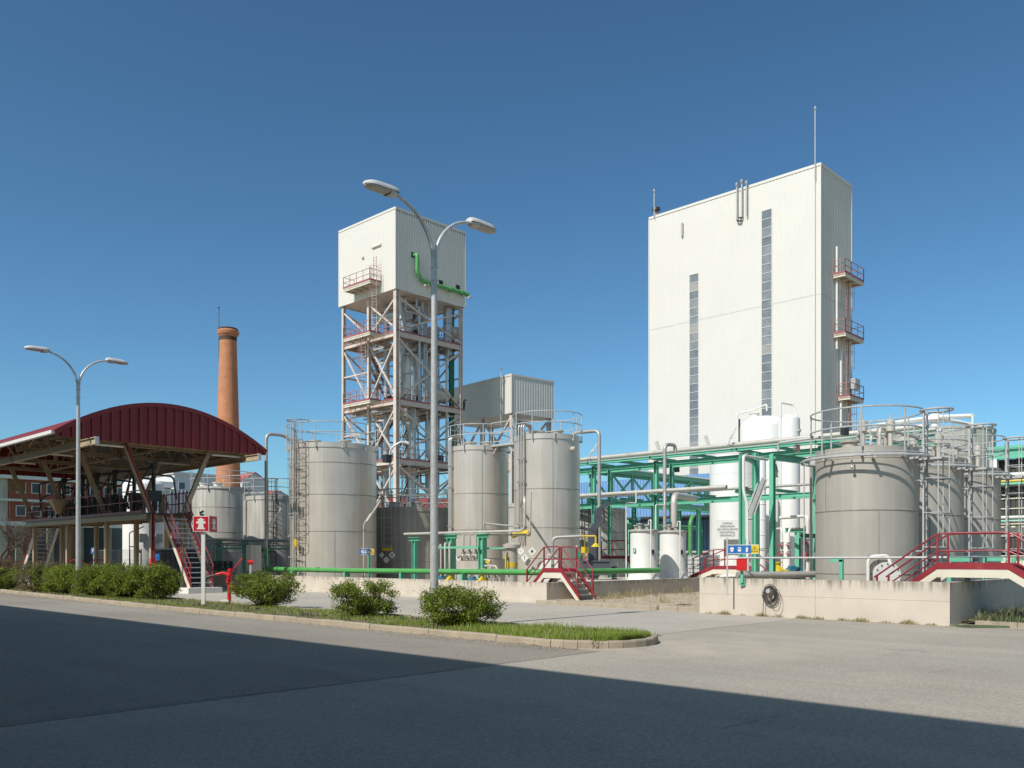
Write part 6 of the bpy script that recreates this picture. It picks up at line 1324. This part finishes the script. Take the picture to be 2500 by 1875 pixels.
dup(R1, (34.2, 10.4, 0), 'third grey tank of the right basin, right before the slatted shed')
t = thing('pipe', 'pair of pale pipes linking the roofs of the right grey tanks', 'pipe', (26, 11, 5))
for dy, z, r in ((-.55, 5.35, .05), (-.3, 5.15, .035)): MB().tube(fillet([(25.6, 10.4+dy, 4.8), (25.6, 10.4+dy, z), (34.4, 10.4+dy, z), (34.4, 10.4+dy, 4.8)], .2), r, 8).build('pipe', 'insulated', t)
for a in (28.0, 32.1): m = MB(); m.box(a-.75, a+.75, 9.9, 10.7, 4.72, 4.78); tag(m.build('walkway', 'galvanised'), 'grated walkway between the nearest and the middle right grey tank' if a < 30 else 'grated walkway between the middle and the third right grey tank', 'walkway', 'walkways between the right tanks'); 
# low spray pipe with green brackets in front of them
t = thing('spray_main', 'thin grey pipe on green brackets running at knee height before the right tanks', 'pipe', (23.4, 10, 0))
MB().tube([(23.6, 13.2, 1.6), (23.6, 7.4, 1.62)], .028, 8).build('pipe', 'galvanised', t)
MB().tube([(23.6, 8.0, 1.62), (44, 7.45, 1.66)], .025, 8).build('pipe', 'galvanised', t)
for a, b in ((23.45, 10.05),): MB().box(a-.04, a+.04, b-.05, b+.05, .05, 1.56).box(a-.04, a+.04, b-.06, b+.30, 1.5, 1.58).build('bracket', 'green_steel', t)
for a in (25.4, 28.6, 31.6, 35): MB().beam((a, 7.9, .05), (a, 7.9, 1.6), .11).beam((a, 7.9, 1.56), (a+.12, 7.45, 1.56), .11).build('bracket', 'green_steel', t)
m = MB()
for b in (12.3, 10.9, 9.4, 8.3): m.tube([(23.6, b, 1.62), (23.6, b-.04, 1.74)], .018, 6)
m.build('spray_nozzle', 'galvanised', t)
# near frame of green posts in the right basin
fr = thing('pipe_support', 'pair of tall light green posts with a short beam left of the biggest grey tank', 'pipe rack', (26.5, 13, 0))
pA = at(1886, 27.0); pB = at(1992, 28.6)
for p, zt in ((pA, 4.78), (pB, 4.9)): MB().ib((*p, 0), (*p, zt), .17, .13, .022, up=(1,0,0)).build('post', 'green_steel', fr)
MB().ib((pA[0], pA[1], 4.7), (pB[0], pB[1], 4.7), .2, .14, .02).ib((pA[0]+.1, pA[1], 4.4), (pA[0]+2.6, pA[1]+1.2, 4.4), .18, .14, .02).build('beam', 'green_steel', fr)
q = at(1985, 28.8); MB().ib((pB[0]-1.2, pB[1]+.0, 2.3), (pB[0]+.3, pB[1]-.1, 2.3), .14, .12, .02).build('beam', 'green_steel', fr)
vpipe(fr, [(*at(1900, 27.6), 4.95), (*at(1900, 27.6), 5.2), (*at(2005, 26.6), 5.25)], .04, 'galvanised', 'pipe', .1)
vpipe(fr, [(*at(1963, 27.2), 1.2), (*at(1963, 27.2), 4.6)], .022, 'galvanised', 'pipe'); vpipe(fr, [(*at(1980, 27.6), .6), (*at(1980, 27.6), 4.7)], .05, 'pipe_grey', 'pipe')
x, y = at(1947, 27.4); valve(fr, x, y, 5.0, .8, 'pipe_grey', 'rust_red', U)
# dark green double posts before the white silos are the next columns of the rack
fr2 = thing('pipe_support', 'tall dark and light green post pair in front of the lettered white silo', 'pipe rack', (28, 15.5, 0))
for px, Y in ((1811, 29.5), (1844, 31.5)):
    p = at(px, Y); MB().ib((*p, 0), (*p, zz(1112 if px < 1830 else 1105, Y)), .17, .17, .022, up=(.7,-.7,0) if px < 1830 else (.2,1,0)).build('post', 'green_steel', fr2)
p, q = at(1811, 29.5), at(1844, 31.5); MB().ib((*p, zz(1196, 29.5)), (*q, zz(1196, 29.5)), .15, .1, .02).ib((*p, 5.0), (*q, 5.0), .15, .1, .02).build('beam', 'green_steel', fr2)
# bent white mast with its slanted light
p = at(1815, 26.5); z_ = lambda py: zz(py, 26.5)
t = thing('work_light', 'big slanted tube light on a bent white mast before the lettered silo', 'light', (*p, .9), 0, 'slanted tube lights on poles')
MB().tube(fillet([P(1873, 1122, 27.6), P(1815, 1112, 26.5), P(1815, 1196, 26.5), P(1825, 1236, 26.5), P(1825, 1400, 26.5)], .12), .045, 8).build('pole', 'white_paint', t)
a, b = Vector(P(1831, 1257, 26.3)), Vector(P(1864, 1168, 26.3)); h = MB().beam(a, b, .12, .09).build('housing', 'galvanised', t); MB().beam(a+Vector((cT*.06, -sT*.06, 0)), b+Vector((cT*.06, -sT*.06, 0)), .05, .13).build('tube', 'cream_paint', h); MB().tube([P(1826, 1245, 26.4), P(1850, 1180, 26.4)], .03, 6).build('stay', 'galvanised', t); MB().ring(P(1832, 1268, 26.3), .06, .009, 14, 4).build('cable_loop', 'cable', t)
for i, (px, p0, x1, p1, lb) in enumerate(((1612, 1107, 1602, 1078, 'cream slanted stick lamp above the rack left of the glass strip'), (1733, 1095, 1722, 1064, 'cream slanted stick lamp above the rack right of the glass strip'))):
    t = thing('stick_lamp', lb, 'light', P(px, p0, 51), 0, 'cream stick lamps above the rack'); MB().tube([P(px, p0, 51), P(x1, p1, 51)], .1, 8).build('tube', 'cream_paint', t); MB().tube([P(px, p0+14, 51), P(px, p0, 51)], .03, 6).build('pole', 'cream_paint', t)
# pumps and valves behind the right wall
MB_ = MB().box(26.4, 31.5, 12.1, 13.35, .03, .86); tag(MB_.build('plinth', 'concrete_floor'), 'concrete plinth carrying the yellow pumps behind the right wall', 'plinth')
p = at(1922, 29.3); dup(pump1, (p[0], p[1], .86), 'yellow pump with blue motor left of the second one behind the right wall', -.5, .8)
p = at(1958, 30.3); dup(pump1, (p[0], p[1], .86), 'yellow pump with blue motor nearest the light green post behind the right wall', pi-.5, .72)
for o in bpy.data.objects:
    pass
t = thing('valve_stack', 'pair of small vertical pipes with red handwheels above the left yellow pump', 'valves', (*at(1915, 30), 1))
for px in (1909, 1926):
    x, y = at(px, 30); vpipe(t, [(x, y, .9), (x, y, 2.6), (*at(px-12 if px < 1915 else px+30, 30.6), 2.6)], .04, 'white_paint'); valve(t, x, y, zz(1331, 30), .65, 'pipe_grey', 'red_paint', U); valve(t, x, y, zz(1352, 30), .65, 'pipe_grey', 'red_paint', U)
x, y = at(1972, 29.5); t = thing('valve_stack', 'thicker grey valve column with red handwheels left of the biggest grey tank', 'valves', (x, y, 1)); vpipe(t, [(x, y, .9), (x, y, 3.0), (*at(1905, 31), 3.0)], .06, 'white_paint'); valve(t, x, y, zz(1326, 29.5), 1.0, 'pipe_grey', 'red_paint', U); valve(t, x, y, zz(1354, 29.5), 1.0, 'pipe_grey', 'red_paint', U); MB().cyl((x, y, zz(1347, 29.5)), (x, y, zz(1336, 29.5)), .09, 10).build('sight_glass', 'insulated', t)
x, y = at(1868, 29); t = thing('valve_stack', 'single grey valve with a red handle left of the tall green post', 'valves', (x, y, .8)); MB().cyl((x-.25, y+.2, .95), (x+.25, y-.2, .95), .05, 8).build('pipe', 'white_paint', t); valve(t, x, y, .98, 1.2, 'anthracite', 'red_paint', pi/2)
t = thing('pipe_support', 'low light green T support beside the yellow pumps', 'support', (*at(1948, 31.5), 0)); x, y = at(1948, 31.5); MB().ib((x, y, 0), (x, y, 2.5), .16, .16, .02, up=(1,0,0)).ib((x-.35, y+.3, 2.58), (x+.35, y-.3, 2.58), .16, .14, .02).build('post', 'green_steel', t)
a, b = at(1800, 26.4), at(1992, 27.2); tag(MB().tube([(*a, zz(1404, 26.4)), (*b, zz(1402, 27.2))], .1, 10).build('pipe', 'pipe_grey'), 'brownish pipe lying along the top of the right wall below the pumps', 'pipe')
# things on the face of the right wall
t = ppe_sign(1815, 1341, 21.95, .83, .255, 'larger blue and yellow safety board over the right wall', rz=-pi/2+.35)
z0 = t.location.z; MB().box(-.465, -.425, .012, .05, 1.05*0-1.28, .33).build('post', 'galvanised', t, local=True)
x, y = pa(1811, 22.08); Y = dep((x, y)); t = thing('alarm_box', 'bright red box on a green bracket fixed to the right wall', 'box', (x, y, .8), -pi/2+.35)
zb = zz(1393, Y)-.8; MB().box(-.13, .14, -.1, .06, zb, zb+.32).build('box', 'red_paint', t, local=True); MB().box(-.035, .035, .0, .06, zb-.34, zb).box(-.07, .07, .05, .07, zb-.42, zb-.2).build('bracket', 'green_steel', t, local=True); MB().box(-.14, .15, -.11, .07, zb+.32, zb+.335).build('lid', 'red_paint', t, local=True)
x, y = pa(1880, 22.12); Y = dep((x, y)); zc = zz(1448, Y); t = thing('cable_coil', 'coiled dark cable hanging on a reel hook on the right wall', 'cable', (x, y, zc), -pi/2)
m = MB(); rr = random.Random(5)
for i in range(11):
    r, dx, dz = .17+rr.uniform(-.03, .05), rr.uniform(-.03, .04), rr.uniform(-.05, .03)
    m.tube([(dx+r*cos(q)*.95, -.03-.012*(i % 4), dz+r*sin(q)*(1.0 if sin(q) > 0 else 1.15)) for q in np.linspace(0, 2*pi, 26)[:-1]], .009, 5, True)
m.tube([(.2+.18*cos(q)*.8, -.05, -.18+.3*sin(q)) for q in np.linspace(-2.2, 2.0, 24)], .008, 5)
m.tube([(-.16, -.04, .0), (-.17, -.05, -.3), (-.2, -.04, -.75)], .01, 5); m.build('cable', 'cable', t, local=True)
MB().box(-.2, -.13, -.05, 0, -.05, .16).box(-.2, .1, -.04, 0, .08, .12).cyl((-.02, -.09, .06), (-.02, 0, .06), .06, 12).build('hook', 'galvanised', t, local=True)
# big concrete tank behind
BT = tank('concrete_tank', 'wide pale concrete tank with a white pipe over its top, behind the right tanks', (58, 18.9), 3.35, 9.3, 'concrete_tank', 0, (7.6,), [], None, .3, (.12, .03))
m = MB(); c = (58, 18.9); ct = Vector((58, 18.9, 10.35))
for an in (U+.9, U-.9, U+2.6): m.tube([ct, (*pol(c, 3.6, an), 9.85)], .13, 8).tube([(*pol(c, 3.6, an), 9.85), (*pol(c, 3.6, an), 9.2)], .07, 6)
m.lathe((58, 18.9, 10.15), [(.5, 0), (.42, .2), (.25, .38), (.05, .45)], 16).cyl((58, 18.9, 9.3), (58, 18.9, 10.2), .25, 10); m.build('top_pipe', 'white_paint', BT)
p = pol(c, 3.6, U+.05); vpipe(BT, [(*p, 4), (*p, 9.0), (*pol(c, 2.6, U+.05), 9.5)], .09, 'white_paint'); p = pol(c, 3.5, U+.15); m = MB(); m.ring((*p, 8.6), .2, .05, 14, 6).ring((p[0], p[1]-.7, 8.6), .2, .05, 14, 6); m.build('fitting', 'white_paint', BT)
# slatted shed at the right edge
sh = thing('slatted_shed', 'cream and dark slatted shed wall under a green beam at the right edge', 'shed', (50, 10, 0))
MB().box(50.3, 58, -6, 13.4, 0, 6.6).build('core', 'dark_clad', sh)
m1, m2 = MB(), MB()
for z0, z1, mt in ((0, 1.7, 1), (1.9, 2.6, 0), (2.75, 3.2, 1), (3.35, 4.0, 0), (4.1, 4.5, 0), (4.62, 5.2, 0), (5.9, 6.6, 0)):
    (m1 if mt else m2).clad((50, 13.4), (50, -6), z0, z1, (-1, 0), .5, .08)
m1.build('cream_cladding', 'cream_paint', sh, smooth=False); m2.build('dark_cladding', 'dark_clad', sh, smooth=False)
m = MB()
for z in (2.66, 3.27, 4.05, 4.56): m.clad((49.95, 13.4), (49.95, -6), z, z+.06, (-1, 0), .5, .08)
m.build('slat_edge', 'cream_paint', sh, smooth=False)
MB().ib((49.7, 13.6, 6.85), (49.7, -6, 6.85), .5, .25, .04).build('beam', 'green_steel', sh); MB().box(49.6, 58, -6, 13.6, 7.12, 7.25).build('roof', 'green_steel', sh)
for b in (13.3, 8, 2): MB().ib((49.7, b, 0), (49.7, b, 6.6), .3, .3, .04, up=(1,0,0)).build('column', 'green_steel' if b < 13 else 'white_paint', sh)
for i, (z, mt, lb) in enumerate(((5.75, 'white_paint', 'white pipe across the slatted shed'), (5.45, 'yellow_paint', 'yellow pipe across the slatted shed'), (5.3, 'green_steel', 'green pipe across the slatted shed'), (3.62, 'white_paint', 'lower white pipe across the slatted shed'), (3.42, 'green_steel', 'lower green pipe across the slatted shed'))):
    tag(MB().cyl((49.5, 13.4, z), (49.5, -6, z), .07 if i else .12, 8).build('pipe', mt), lb, 'pipe')
# hatch cover lying by the right wall
p = [gnd(2337, 1530) if False else at(*q) for q in ()]
x, y = at(2395, F*CH/(1531-HY)); t = thing('cover_plate', 'flat green cover plate lying on the ground at the foot of the right wall', 'plate', (x, y, .0), FACE)
MB().box(-.5, .55, -.22, .22, .004, .035).build('plate', 'green_plate', t, local=True); MB().box(-.4, -.28, -.04, .04, .035, .05).build('handle', 'dark_steel', t, local=True)
